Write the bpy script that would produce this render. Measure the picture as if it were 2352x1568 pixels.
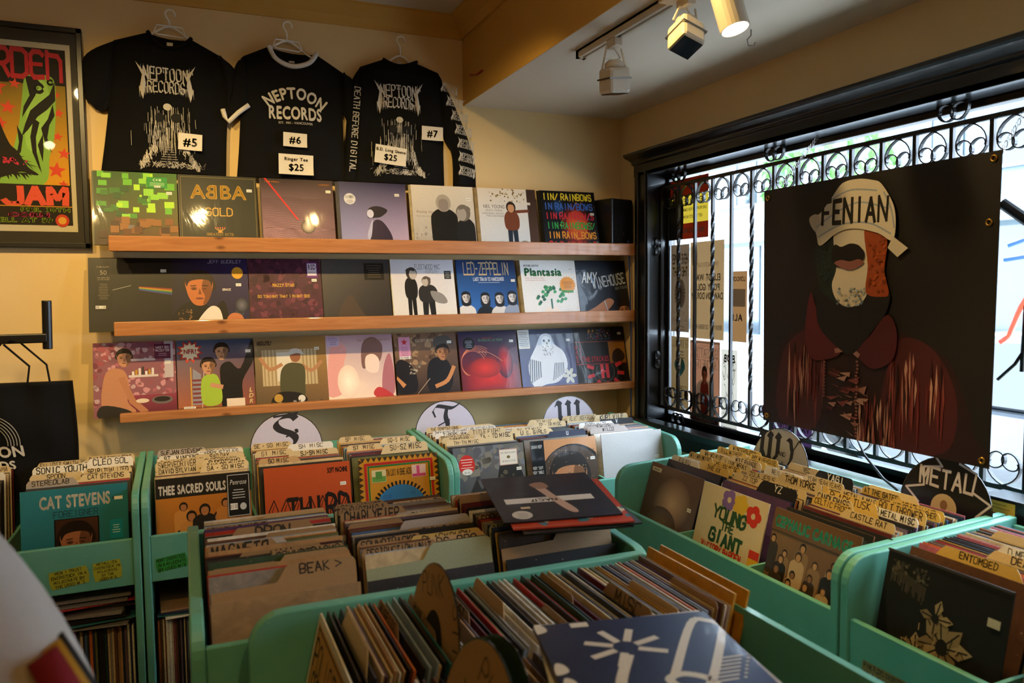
import bpy, bmesh, math, random
from mathutils import Vector, Matrix, Euler
from mathutils import noise as mnoise
PI = math.pi
rad = math.radians
sc = bpy.context.scene
COL = sc.collection
for o in list(bpy.data.objects):
    bpy.data.objects.remove(o)

# ------------------------------------------------------------------ camera
cam_d = bpy.data.cameras.new('camera')
cam = bpy.data.objects.new('camera', cam_d)
COL.objects.link(cam)
_Y, _P, _R = rad(22.947), rad(3.868), rad(-0.578)
_fw = Vector((math.sin(_Y) * math.cos(_P), math.cos(_Y) * math.cos(_P), -math.sin(_P)))
_rt = Vector((math.cos(_Y), -math.sin(_Y), 0))
_up = _rt.cross(_fw)
_r2 = _rt * math.cos(_R) + _up * math.sin(_R)
_u2 = _up * math.cos(_R) - _rt * math.sin(_R)
_m = Matrix((_r2, _u2, -_fw)).transposed().to_4x4()
_m.translation = (0, 0, 1.55)
cam.matrix_world = _m
cam_d.sensor_width = 36
cam_d.lens = 1778.3 / 2352 * 36
cam_d.clip_start = 0.05
cam_d.dof.use_dof = True
cam_d.dof.focus_distance = 3.1
cam_d.dof.aperture_fstop = 3.5
sc.camera = cam

# ------------------------------------------------------------------ world, exposure
sc.view_settings.view_transform = 'Standard'
sc.view_settings.look = 'None'
sc.view_settings.gamma = 1
sc.view_settings.use_curve_mapping = False
sc.view_settings.exposure = 0.0
w = bpy.data.worlds.new('sky')
sc.world = w
w.use_nodes = True
bg = w.node_tree.nodes['Background']
bg.inputs['Color'].default_value = (0.66, 0.82, 1.0, 1)
bg.inputs['Strength'].default_value = 19.0
WARM = (1.0, 0.68, 0.25)
LAMP_W = 58.0          # watts of each track spot that is switched on


# ------------------------------------------------------------------ colour + materials
def hx(s):
    s = s.lstrip('#')
    if len(s) == 3:
        s = s[0] * 2 + s[1] * 2 + s[2] * 2
    return tuple((lambda c: c / 12.92 if c <= .04045 else ((c + .055) / 1.055) ** 2.4)(int(s[i:i + 2], 16) / 255) for i in (0, 2, 4))


def c4(c):
    return tuple(hx(c) if isinstance(c, str) else c) + (1,)


def newmat(name):
    m = bpy.data.materials.new(name)
    m.use_nodes = True
    nt = m.node_tree
    return m, nt, nt.nodes['Principled BSDF']


def coords(nt, scale=(1, 1, 1), kind='Object'):
    tc = nt.nodes.new('ShaderNodeTexCoord')
    mp = nt.nodes.new('ShaderNodeMapping')
    mp.inputs['Scale'].default_value = scale
    nt.links.new(tc.outputs[kind], mp.inputs['Vector'])
    return mp.outputs['Vector']


def noise_n(nt, vec, scale, detail=3, dist=0):
    n = nt.nodes.new('ShaderNodeTexNoise')
    n.inputs['Scale'].default_value = scale
    n.inputs['Detail'].default_value = detail
    n.inputs['Distortion'].default_value = dist
    nt.links.new(vec, n.inputs['Vector'])
    return n.outputs['Fac']


def mixc(nt, fac, a, b, mode='MIX'):
    n = nt.nodes.new('ShaderNodeMix')
    n.data_type = 'RGBA'
    n.blend_type = mode
    for sock, val in ((n.inputs[0], fac), (n.inputs[6], a), (n.inputs[7], b)):
        if hasattr(val, 'links'):
            nt.links.new(val, sock)
        else:
            sock.default_value = val
    return n.outputs[2]


def ramp(nt, fac, stops):
    r = nt.nodes.new('ShaderNodeValToRGB')
    el = r.color_ramp.elements
    while len(el) < len(stops):
        el.new(.5)
    for e, (p, c) in zip(el, stops):
        e.position = p
        e.color = c
    nt.links.new(fac, r.inputs[0])
    return r.outputs[0]


def bumpn(nt, bs, h, strength, dist=.002):
    b = nt.nodes.new('ShaderNodeBump')
    b.inputs['Strength'].default_value = strength
    b.inputs['Distance'].default_value = dist
    nt.links.new(h, b.inputs['Height'])
    nt.links.new(b.outputs[0], bs.inputs['Normal'])
    return b


def shade(m, nt, bs, rough=.5, metal=0, coat=0, spec=.5, coat_r=.06):
    bs.inputs['Roughness'].default_value = rough
    bs.inputs['Metallic'].default_value = metal
    bs.inputs['Coat Weight'].default_value = coat
    bs.inputs['Coat Roughness'].default_value = coat_r
    bs.inputs['Specular IOR Level'].default_value = spec


def M(name, col, rough=.5, var=.12, vs=8, bump=0, bs_=60, metal=0, coat=0, spec=.5, stretch=(1, 1, 1), bd=.002):
    m, nt, bs = newmat(name)
    c = hx(col)
    v = coords(nt, stretch)
    f = noise_n(nt, v, vs, 4)
    nt.links.new(mixc(nt, f, tuple(x * (1 - var) for x in c) + (1,), tuple(min(1, x * (1 + var)) for x in c) + (1,)), bs.inputs['Base Color'])
    shade(m, nt, bs, rough, metal, coat, spec)
    if bump:
        bumpn(nt, bs, noise_n(nt, v, bs_, 3), bump, bd)
    return m


def M_attr(name, rough=.35, coat=0, wrinkle=0, grain=.06, spec=.5, wscale=5, transl=0):
    """printed colour carried by the mesh, with paper grain and film wrinkles"""
    m, nt, bs = newmat(name)
    a = nt.nodes.new('ShaderNodeAttribute')
    a.attribute_name = 'Col'
    v = coords(nt)
    f = noise_n(nt, v, 260, 2)
    col = mixc(nt, grain, a.outputs['Color'], mixc(nt, 1, a.outputs['Color'], ramp(nt, f, [(.3, (.2, .2, .2, 1)), (.7, (1.6, 1.6, 1.6, 1))]), 'MULTIPLY'))
    nt.links.new(col, bs.inputs['Base Color'])
    shade(m, nt, bs, rough, 0, coat, spec)
    if wrinkle:
        b = bumpn(nt, bs, noise_n(nt, coords(nt, (1, 1, .45)), wscale, 4, 1.6), wrinkle, .004)
        nt.links.new(b.outputs[0], bs.inputs['Coat Normal'])
    if transl:
        tr = nt.nodes.new('ShaderNodeBsdfTranslucent')
        nt.links.new(col, tr.inputs['Color'])
        mx = nt.nodes.new('ShaderNodeMixShader')
        mx.inputs[0].default_value = transl
        nt.links.new(bs.outputs[0], mx.inputs[1])
        nt.links.new(tr.outputs[0], mx.inputs[2])
        nt.links.new(mx.outputs[0], nt.nodes['Material Output'].inputs[0])
    return m


def M_obj(name, rough=.4, coat=0, grain=.2):
    """sleeve whose print colour is the object's own colour; edges worn towards paper"""
    m, nt, bs = newmat(name)
    a = nt.nodes.new('ShaderNodeObjectInfo')
    v = coords(nt, (1, 1, 1))
    f = noise_n(nt, v, 22, 4, 1.5)
    f2 = noise_n(nt, v, 150, 3)
    col = mixc(nt, grain * 2, a.outputs['Color'], mixc(nt, 1, a.outputs['Color'], ramp(nt, f, [(.3, (.35, .35, .35, 1)), (.7, (1.5, 1.45, 1.35, 1))]), 'MULTIPLY'))
    wear = nt.nodes.new('ShaderNodeMath')
    wear.operation = 'GREATER_THAN'
    wear.inputs[1].default_value = .74
    nt.links.new(f2, wear.inputs[0])
    col = mixc(nt, wear.outputs[0], col, (.5, .42, .32, 1))
    nt.links.new(col, bs.inputs['Base Color'])
    shade(m, nt, bs, rough, 0, coat)
    return m


def M_pine(name):
    m, nt, bs = newmat(name)
    v = coords(nt, (1.2, 14, 14))
    f = noise_n(nt, v, 3.2, 5, 1.2)
    grain = ramp(nt, f, [(.25, c4('#9c6032')), (.55, c4('#b07544')), (.8, c4('#be8450'))])
    vo = nt.nodes.new('ShaderNodeTexVoronoi')
    vo.inputs['Scale'].default_value = 2.6
    nt.links.new(coords(nt, (1, 2.2, 2.2)), vo.inputs['Vector'])
    k = ramp(nt, vo.outputs['Distance'], [(.03, (1, 1, 1, 1)), (.075, (0, 0, 0, 1))])
    nt.links.new(mixc(nt, k, grain, c4('#5b3210')), bs.inputs['Base Color'])
    shade(m, nt, bs, .42, 0, .15)
    bumpn(nt, bs, f, .15, .001)
    return m


def M_green(name):
    """bin paint, brushed, scuffed through to a pale undercoat here and there"""
    m, nt, bs = newmat(name)
    v = coords(nt)
    f = noise_n(nt, v, 5, 4)
    base = ramp(nt, f, [(.3, c4('#569b88')), (.7, c4('#68aa96'))])
    s = noise_n(nt, coords(nt, (1, 1, 3)), 34, 5, .6)
    sm = ramp(nt, s, [(.66, (0, 0, 0, 1)), (.74, (.55, .55, .55, 1))])
    nt.links.new(mixc(nt, sm, base, c4('#7fbf98')), bs.inputs['Base Color'])
    shade(m, nt, bs, .42, 0, .1)
    bumpn(nt, bs, noise_n(nt, coords(nt, (3, 3, 40)), 20, 3), .08, .001)
    return m


def M_wall(name, col, var=.07):
    m, nt, bs = newmat(name)
    c = hx(col)
    v = coords(nt)
    f = noise_n(nt, v, 1.7, 5, .4)
    nt.links.new(mixc(nt, f, tuple(x * (1 - var) for x in c) + (1,), tuple(x * (1 + var) for x in c) + (1,)), bs.inputs['Base Color'])
    shade(m, nt, bs, .6, 0, 0, .3)
    bumpn(nt, bs, noise_n(nt, v, 130, 3), .12, .002)
    return m


def M_glass(name, tint=(1, 1, 1, 1), refl=1.0):
    m, nt, bs = newmat(name)
    nt.nodes.remove(bs)
    t = nt.nodes.new('ShaderNodeBsdfTransparent')
    t.inputs[0].default_value = tint
    g = nt.nodes.new('ShaderNodeBsdfGlossy')
    g.inputs['Roughness'].default_value = .02
    lw = nt.nodes.new('ShaderNodeLayerWeight')
    lw.inputs[0].default_value = .5
    pw = nt.nodes.new('ShaderNodeMath')
    pw.operation = 'POWER'
    pw.inputs[1].default_value = 5
    nt.links.new(lw.outputs['Facing'], pw.inputs[0])
    fr = nt.nodes.new('ShaderNodeMath')
    fr.operation = 'MULTIPLY_ADD'
    fr.inputs[1].default_value = .9
    fr.inputs[2].default_value = .04
    nt.links.new(pw.outputs[0], fr.inputs[0])
    f = noise_n(nt, coords(nt), 3, 2)
    b = nt.nodes.new('ShaderNodeBump')
    b.inputs['Strength'].default_value = .02
    nt.links.new(f, b.inputs['Height'])
    nt.links.new(b.outputs[0], g.inputs['Normal'])
    mx = nt.nodes.new('ShaderNodeMixShader')
    nt.links.new(fr.outputs[0], mx.inputs[0])
    nt.links.new(t.outputs[0], mx.inputs[1])
    nt.links.new(g.outputs[0], mx.inputs[2])
    nt.links.new(mx.outputs[0], nt.nodes['Material Output'].inputs[0])
    return m


def M_emit(name, col, s):
    m, nt, bs = newmat(name)
    bs.inputs['Base Color'].default_value = (.8, .8, .8, 1)
    bs.inputs['Emission Color'].default_value = tuple(col) + (1,)
    bs.inputs['Emission Strength'].default_value = s
    return m


MT = {
    'wall': M_wall('cream_wall_paint', '#e2c692'),
    'wall_r': M_wall('cream_wall_paint_right', '#e2c692'),
    'ceil': M_wall('ceiling_paint', '#d8cdbd', .04),
    'beam': M_wall('ochre_beam_paint', '#cda04d'),
    'floor': M('dark_floor_boards', '#4a3524', .5, .3, 4, .1, 30, stretch=(1, 8, 1)),
    'pine': M_pine('pine_lumber'),
    'green': M_green('green_bin_paint'),
    'black_trim': M('black_gloss_paint', '#0b1016', .32, .2, 6, .05, 40, coat=.2),
    'iron': M('black_wrought_iron', '#0a0b0d', .4, .2, 30, .15, 80),
    'print': M_attr('shrink_wrapped_print', .4, .14, .12, spec=.25),
    'film': M_attr('tight_film_print', .4, .3, .2, wscale=9, spec=.25),
    'matte': M_attr('matte_print', .7, 0, 0, .12, .3),
    'banner': M_attr('banner_print', .5, 0, 0, .1, .35),
    'glassposter': M_attr('backlit_paper', .6, 0, 0, .08, .3, transl=.22),
    'card': M_attr('card_stock', .55, 0, 0, .1, .4),
    'sleeve': M_obj('record_sleeve_board', .4, .15),
    'sleeves': M_attr('packed_sleeves', .4, .15, 0, .35),
    'cotton': M('black_cotton', '#0b0b0d', .9, .25, 40, .3, 200, spec=.2),
    'ringer': M('white_rib_cotton', '#d9d6d0', .9, .1, 40, .3, 300, spec=.2),
    'hanger': M('white_hanger_plastic', '#f2efe8', .35, .05),
    'blackplastic': M('black_plastic', '#0d0f12', .35, .15, 20, .05, 90),
    'white_metal': M('white_lamp_enamel', '#d8cdb9', .35, .05, coat=.3),
    'steel': M('brushed_steel', '#9a9690', .3, .1, 20, metal=1),
    'brass': M('brass_grommet', '#b08a45', .3, .1, 20, metal=1),
    'glass': M_glass('window_glass'),
    'lamp_on': M_emit('lit_lamp_face', (1, .8, .55), 14),
    'led': M_emit('blue_led', (.15, .2, 1), 6),
    'red_wire': M('red_wire', '#a3201c', .4),
    'blue_wire': M('blue_cable', '#1d3f86', .4),
    'vinyl': M('black_vinyl', '#0a0a0b', .2, .1, coat=.3),
    'whitecloth': M('white_sweatshirt', '#c3beb8', .9, .08, 14, .35, 120, spec=.15),
    'skin': M('skin', '#b98566', .5, .06, 30),
    'hair': M('dark_hair', '#241a13', .6, .3, 60, .4, 200),
    'denim': M('dark_denim', '#20262f', .9, .2, 60, .2, 250),
    'shoe': M('black_shoe', '#141414', .5),
    'asphalt': M('asphalt', '#6f7174', .9, .2, 30, .2, 120),
    'pave': M('concrete_pavement', '#b4b3ae', .9, .12, 4, .1, 90),
    'facade': M('pale_render', '#66747a', .8, .06, 2),
    'facade2': M('grey_render', '#8c989e', .8, .06, 2),
    'winglass': M('facade_glass', '#26323a', .08, .2, 1, spec=.8),
    'mullion': M('window_mullion', '#8f979b', .5),
    'carpaint': M('dark_blue_car_paint', '#1c2630', .25, .1, coat=1),
    'carglass': M('car_glass', '#0b1216', .05, .1, spec=.8),
    'tyre': M('tyre_rubber', '#101112', .8),
    'rim': M('alloy_rim', '#9ea3a8', .3, .05, metal=1),
    'leaf': M('street_tree_leaf', '#4d7a37', .7, .35, 9),
    'bark': M('bark', '#4a3a2c', .9, .3, 20),
    'neon_red': M_emit('red_neon_tube', (1, .10, .04), 1.2),
    'neon_blue': M_emit('blue_neon_tube', (.05, .25, 1), 1.2),
}


# ------------------------------------------------------------------ object helpers
def tag(o, label=None, cat=None, group=None, kind=None):
    if label:
        o['label'] = label
    if cat:
        o['category'] = cat
    if group:
        o['group'] = group
    if kind:
        o['kind'] = kind
    return o


def empty(name, loc=(0, 0, 0), rot=(0, 0, 0)):
    o = bpy.data.objects.new(name, None)
    o.empty_display_size = .05
    COL.objects.link(o)
    o.location = loc
    o.rotation_euler = rot
    return o


def link(name, me, parent=None, loc=(0, 0, 0), rot=(0, 0, 0)):
    o = bpy.data.objects.new(name, me)
    COL.objects.link(o)
    o.location = loc
    o.rotation_euler = rot
    if parent is not None:
        o.parent = parent
    return o


class MB:
    """collects shapes for one mesh"""

    def __init__(s):
        s.v, s.f, s.c = [], [], []

    def add(s, vs, fs, col=None):
        n = len(s.v)
        s.v += [tuple(p) for p in vs]
        s.f += [[i + n for i in f] for f in fs]
        s.c += [col] * len(fs)
        return s

    def box(s, x0, x1, y0, y1, z0, z1, col=None, mat=None):
        vs = [Vector((x, y, z)) for x in (x0, x1) for y in (y0, y1) for z in (z0, z1)]
        if mat is not None:
            vs = [mat @ p for p in vs]
        return s.add(vs, [(0, 1, 3, 2), (4, 6, 7, 5), (0, 4, 5, 1), (2, 3, 7, 6), (0, 2, 6, 4), (1, 5, 7, 3)], col)

    def prism(s, poly, a0, a1, axis='x', col=None):
        """poly in the two other axes, extruded along axis"""
        def P(a, p):
            return {'x': (a, p[0], p[1]), 'y': (p[0], a, p[1]), 'z': (p[0], p[1], a)}[axis]
        n = len(poly)
        vs = [P(a0, p) for p in poly] + [P(a1, p) for p in poly]
        fs = [list(range(n)), list(range(2 * n - 1, n - 1, -1))] + [(i, i + n, (i + 1) % n + n, (i + 1) % n) for i in range(n)]
        return s.add(vs, fs, col)

    def tube(s, pts, r, n=8, col=None, closed=False, flat=None):
        """round tube (or flat bar flat=(w,t,axis)) along pts"""
        pts = [Vector(p) for p in pts]
        rings = []
        prev = None
        L = len(pts)
        for i, p in enumerate(pts):
            a = pts[i - 1] if (i or closed) else p
            b = pts[(i + 1) % L] if (i < L - 1 or closed) else p
            t = (b - a).normalized()
            if flat:
                ax = Vector(flat[2])
                sd = t.cross(ax).normalized()
                w, th = flat[0] / 2, flat[1] / 2
                rings.append([p + ax * w + sd * th, p + ax * w - sd * th, p - ax * w - sd * th, p - ax * w + sd * th])
                continue
            if prev is None:
                up = Vector((0, 0, 1)) if abs(t.z) < .9 else Vector((1, 0, 0))
            else:
                up = prev
            sd = t.cross(up).normalized()
            up = sd.cross(t).normalized()
            prev = up
            rr = r[i] if isinstance(r, (list, tuple)) else r
            rings.append([p + (sd * math.cos(2 * PI * k / n) + up * math.sin(2 * PI * k / n)) * rr for k in range(n)])
        m = len(rings[0])
        vs = [q for rg in rings for q in rg]
        fs = []
        for i in range(L if closed else L - 1):
            j = (i + 1) % L
            for k in range(m):
                fs.append((i * m + k, i * m + (k + 1) % m, j * m + (k + 1) % m, j * m + k))
        if not closed:
            fs.append(list(range(m))[::-1])
            fs.append([(L - 1) * m + k for k in range(m)])
        return s.add(vs, fs, col)

    def lathe(s, prof, n=24, mat=None, col=None):
        """prof (r,z) about z"""
        vs = [Vector((r * math.cos(2 * PI * k / n), r * math.sin(2 * PI * k / n), z)) for r, z in prof for k in range(n)]
        if mat is not None:
            vs = [mat @ p for p in vs]
        fs = [(i * n + k, i * n + (k + 1) % n, (i + 1) * n + (k + 1) % n, (i + 1) * n + k) for i in range(len(prof) - 1) for k in range(n)]
        fs.append(list(range(n))[::-1])
        fs.append([(len(prof) - 1) * n + k for k in range(n)])
        return s.add(vs, fs, col)

    def mesh(s, name, mat, smooth=False):
        me = bpy.data.meshes.new(name)
        me.from_pydata(s.v, [], s.f)
        if any(c is not None for c in s.c):
            at = me.color_attributes.new('Col', 'FLOAT_COLOR', 'CORNER')
            buf = []
            for p, c in zip(me.polygons, s.c):
                if isinstance(c, list):
                    for q in c:
                        buf += list(q) + [1]
                else:
                    buf += (list(c or (.5, .5, .5)) + [1]) * p.loop_total
            at.data.foreach_set('color', buf)
        me.materials.append(MT[mat])
        if smooth:
            me.polygons.foreach_set('use_smooth', [True] * len(me.polygons))
        me.update()
        return me

    def build(s, name, mat, parent=None, loc=(0, 0, 0), rot=(0, 0, 0), smooth=False, bevel=0):
        o = link(name, s.mesh(name, mat, smooth), parent, loc, rot)
        if bevel:
            b = o.modifiers.new('bevel', 'BEVEL')
            b.width = bevel
            b.segments = 2
            b.limit_method = 'ANGLE'
        return o


# ------------------------------------------------------------------ lettering
GL = dict(l.split('=') for l in """A=00 26 40|12 32
B=00 06 36 45 44 33 03|33 42 41 30 00
C=45 36 16 05 01 10 30 41
D=00 06 26 45 41 20 00
E=40 00 06 46|03 33
F=00 06 46|03 33
G=45 36 16 05 01 10 30 41 43 23
H=00 06|40 46|03 43
I=20 26
J=01 10 30 41 46
K=00 06|46 03 40
L=06 00 40
M=00 06 22 46 40
N=00 06 40 46
O=10 01 05 16 36 45 41 30 10
P=00 06 36 45 44 33 03
Q=10 01 05 16 36 45 41 30 10|22 40
R=00 06 36 45 44 33 03|23 40
S=45 36 16 05 04 13 33 42 41 30 10 01
T=20 26|06 46
U=06 01 10 30 41 46
V=06 20 46
W=06 10 24 30 46
X=00 46|06 40
Y=06 23 46|23 20
Z=06 46 00 40
0=10 01 05 16 36 45 41 30 10
1=15 26 20
2=05 16 36 45 44 00 40
3=05 16 36 45 44 33 42 41 30 10 01|23 33
4=30 36 02 42
5=46 06 03 33 42 41 30 10 01
6=36 16 05 01 10 30 41 42 33 13 02
7=06 46 10
8=13 04 05 16 36 45 44 33 13 02 01 10 30 41 42 33
9=10 30 41 45 36 16 05 04 13 33 44
-=13 33
.=20 21
'=25 26
&=40 05 16 25 02 01 10 20 42
>=05 43 01
$=45 36 16 05 04 13 33 42 41 30 10 01|20 26
#=10 16|30 36|02 42|04 44
!=20 21|23 26
/=00 46
_=00 40
,=20 10""".split('\n'))
_bf = {}


def bfont(ch):
    """2d triangles of one character of the built-in font, cap height 1"""
    if ch not in _bf:
        cu = bpy.data.curves.new('glyph', 'FONT')
        cu.body = ch
        cu.resolution_u = 3
        ob = bpy.data.objects.new('glyph', cu)
        me = bpy.data.meshes.new_from_object(ob)
        k = 1 / .729
        vs = [(v.co.x * k, v.co.y * k) for v in me.vertices]
        fs = [tuple(p.vertices) for p in me.polygons]
        bpy.data.objects.remove(ob)
        bpy.data.curves.remove(cu)
        bpy.data.meshes.remove(me)
        _bf[ch] = (vs, fs, (max((v[0] for v in vs), default=.3)) + .1)
    return _bf[ch]


def ribbon(pts, w, nib=None):
    """quads of a stroke of width w; nib=(dx,dy) sweeps a broad pen instead"""
    out = []
    for (x0, y0), (x1, y1) in zip(pts, pts[1:]):
        if nib:
            dx, dy = nib
            q = [(x0 - dx, y0 - dy), (x1 - dx, y1 - dy), (x1 + dx, y1 + dy), (x0 + dx, y0 + dy)]
            a = sum(q[i][0] * q[(i + 1) % 4][1] - q[(i + 1) % 4][0] * q[i][1] for i in range(4))
            out.append(q if a > 0 else q[::-1])
            continue
        l = math.hypot(x1 - x0, y1 - y0) or 1e-6
        ex, ey = (x1 - x0) / l * w * .35, (y1 - y0) / l * w * .35
        nx, ny = -(y1 - y0) / l * w / 2, (x1 - x0) / l * w / 2
        out.append([(x0 - ex - nx, y0 - ey - ny), (x1 + ex - nx, y1 + ey - ny), (x1 + ex + nx, y1 + ey + ny), (x0 - ex + nx, y0 - ey + ny)])
    return out


def spline(pts, k=5, closed=True):
    n = len(pts)
    out = []
    rng = range(n) if closed else range(n - 1)
    for i in rng:
        g = (lambda j: pts[j % n]) if closed else (lambda j: pts[max(0, min(n - 1, j))])
        p0, p1, p2, p3 = g(i - 1), g(i), g(i + 1), g(i + 2)
        for s in range(k):
            t = s / k
            out.append(tuple(.5 * (2 * p1[d] + (p2[d] - p0[d]) * t + (2 * p0[d] - 5 * p1[d] + 4 * p2[d] - p3[d]) * t * t + (3 * p1[d] - p0[d] - 3 * p2[d] + p3[d]) * t ** 3) for d in (0, 1)))
    if not closed:
        out.append(pts[-1])
    return out


class Art:
    """flat print: u right, v up in 0..1 on a w x h sheet that faces local -y, bottom centre at the origin"""
    EPS = .00003

    def __init__(s, w=.315, h=.315, off=.0022, warp=None, flip=False, seed=1, clip=True):
        s.clip = clip
        s.w, s.h, s.off, s.warp, s.flip = w, h, off, warp, flip
        s.mb = MB()
        s.k = 0
        s.r = random.Random(seed)

    def put(s, pts, faces, cols, stag=False):
        y = -(s.off + s.k * s.EPS)
        s.k += 1
        vs = []
        for vi, (u, v) in enumerate(pts):
            yy = y - ((vi // 4) % 3) * 6e-6 if stag else y
            if s.clip:
                u, v = min(1, max(0, u)), min(1, max(0, v))
            if s.flip:
                u = 1 - u
            x, z = (u - .5) * s.w, v * s.h
            vs.append((x, yy + (s.warp(x, z) if s.warp else 0), z))
        if s.flip:
            faces = [f[::-1] for f in faces]
        n = len(s.mb.v)
        s.mb.v += vs
        s.mb.f += [[i + n for i in f] for f in faces]
        s.mb.c += cols if isinstance(cols, list) else [cols] * len(faces)
        return s

    def P(s, pts, col):
        return s.put(pts, [list(range(len(pts)))], hx(col))

    def R(s, u0, v0, u1, v1, col):
        return s.P([(u0, v0), (u1, v0), (u1, v1), (u0, v1)], col)

    def G(s, u0, v0, u1, v1, a, b, c=None, d=None, n=6):
        """gradient; a bottom-left, b top-left, c bottom-right, d top-right"""
        a, b = hx(a), hx(b)
        c, d = hx(c) if c else a, hx(d) if d else b
        pts, fs, cs = [], [], []

        def q(x, y):
            return tuple((a[i] * (1 - x) + c[i] * x) * (1 - y) + (b[i] * (1 - x) + d[i] * x) * y for i in range(3))
        for j in range(n + 1):
            for i in range(n + 1):
                pts.append((u0 + (u1 - u0) * i / n, v0 + (v1 - v0) * j / n))
        for j in range(n):
            for i in range(n):
                k = j * (n + 1) + i
                fs.append([k, k + 1, k + n + 2, k + n + 1])
                cs.append([q(i / n, j / n), q((i + 1) / n, j / n), q((i + 1) / n, (j + 1) / n), q(i / n, (j + 1) / n)])
        return s.put(pts, fs, cs)

    def E(s, u, v, ru, rv, col, rim=None, n=22, a0=0, rot=0):
        cr, sr = math.cos(rot), math.sin(rot)
        pts = []
        for i in range(n):
            x, y = ru * math.cos(2 * PI * i / n + a0), rv * math.sin(2 * PI * i / n + a0)
            pts.append((u + x * cr - y * sr, v + x * sr + y * cr))
        if rim is None:
            return s.P(pts, col)
        c, r = hx(col), hx(rim)
        return s.put(pts + [(u, v)], [[i, (i + 1) % n, n] for i in range(n)], [[r, r, c] for i in range(n)])

    def B(s, pts, col, k=4):
        return s.P(spline(pts, k), col)

    def S(s, pts, wd, col, curve=0, nib=None, closed=False):
        if curve:
            pts = spline(pts, curve, closed)
            if closed:
                pts = pts + [pts[0]]
        qs = ribbon(pts, wd, nib)
        return s.put([p for q in qs for p in q], [[4 * i, 4 * i + 1, 4 * i + 2, 4 * i + 3] for i in range(len(qs))], hx(col), True)

    def ring(s, u, v, r, wd, col, a0=0, a1=360, n=28, asp=1):
        return s.S([(u + r * math.cos(rad(a0 + (a1 - a0) * i / n)), v + asp * r * math.sin(rad(a0 + (a1 - a0) * i / n))) for i in range(n + 1)], wd, col)

    def star(s, u, v, r, col, n=5, inner=.4, a0=90, asp=1):
        return s.P([(u + math.cos(rad(a0 + 180 * i / n)) * r * (1 if i % 2 == 0 else inner), v + asp * math.sin(rad(a0 + 180 * i / n)) * r * (1 if i % 2 == 0 else inner)) for i in range(2 * n)], col)

    def X(s, n, u0, v0, u1, v1, cols, a=.01, b=.03, sides=5):
        """scatter of small irregular patches"""
        for c in cols:
            pts, fs = [], []
            for i in range(n // len(cols)):
                cu, cv, rr, th = s.r.uniform(u0, u1), s.r.uniform(v0, v1), s.r.uniform(a, b), s.r.uniform(0, 6)
                k = len(pts)
                for q in range(sides):
                    g = rr * s.r.uniform(.6, 1.2)
                    pts.append((min(u1, max(u0, cu + g * math.cos(th + 2 * PI * q / sides))), min(v1, max(v0, cv + g * math.sin(th + 2 * PI * q / sides)))))
                fs.append(list(range(k, k + sides)))
            s.put(pts, fs, hx(c))
        return s

    def T(s, txt, u, v, h, col, font='b', al='C', sx=1, sp=None, wt=.16, fit=None, rot=0, jit=0, arc=0, shear=0, bold=0, mir=''):
        """lettering; h cap height in v units; font b built-in, s stroke, f stroke with serifs, h hand, k broad-nib blackletter"""
        asp = s.h / s.w
        pts, fs = [], []
        x = 0.0
        rr = s.r
        for ci, ch in enumerate(txt):
            if ch == ' ':
                x += .5
                continue
            if font == 'b':
                vs, f, adv = bfont(ch)
                vs = [(p[0], p[1]) for p in vs]
                if ch in mir and ci == txt.index(ch):
                    vs = [(adv - .1 - p[0], p[1]) for p in vs]
                    f = [q[::-1] for q in f]
                offs = [(0, 0)] if not bold else [(-bold, 0), (bold, 0), (0, bold), (0, -bold)]
                for ox, oy in offs:
                    k = len(pts)
                    pts += [(x + p[0] + ox, p[1] + oy) for p in vs]
                    fs += [[i + k for i in q] for q in f]
                x += adv + (sp or 0)
            else:
                g = GL.get(ch.upper())
                if not g:
                    x += .4
                    continue
                jj = jit or (.05 if font in 'h' else 0)
                sc_ = .86 if (ch.islower()) else 1
                dy = rr.uniform(-jj, jj) * .8
                for st in g.split('|'):
                    pl = [(x + int(q[0]) / 6 * .9 + rr.uniform(-jj, jj), int(q[1]) / 6 * sc_ + dy + rr.uniform(-jj, jj)) for q in st.split()]
                    if len(pl) >= 5 and font != 'k':
                        pl = spline(pl, 3, False)
                    nib = (.085, .05) if font == 'k' else None
                    w_ = wt * (rr.uniform(.8, 1.2) if font == 'h' else 1)
                    qs = ribbon(pl, w_, nib)
                    if font == 'k':
                        for (a, b) in (pl[0], pl[-1]):
                            qs.append([(a - .13, b), (a, b - .1), (a + .13, b), (a, b + .1)])
                    if font == 'f' and pl[0] != pl[-1]:
                        for (a, b) in (pl[0], pl[-1]):
                            qs += ribbon([(a - .16, b), (a + .16, b)], .07)
                    for q in qs:
                        k = len(pts)
                        pts += q
                        fs.append([k, k + 1, k + 2, k + 3])
                x += .6 + (.26 if sp is None else sp)
        if not pts:
            return s
        W = max(p[0] for p in pts)
        k = h * asp * sx      # letter units -> u
        if fit and W * k > fit:
            k = fit / W
        o = {'C': -W / 2, 'L': 0, 'R': -W}[al]
        res = []
        cr, sr = math.cos(rad(rot)), math.sin(rad(rot))
        for px, py in pts:
            px += o + shear * py
            X_, Y_ = px * k, py * h
            if arc:
                th = X_ / arc
                Y_ = (arc + py * h) * math.cos(th) - arc
                X_ = (arc + py * h) * math.sin(th)
            res.append((u + X_ * cr - Y_ * sr * asp, v + X_ * sr / asp + Y_ * cr))
        return s.put(res, fs, hx(col), font != 'b')

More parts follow.
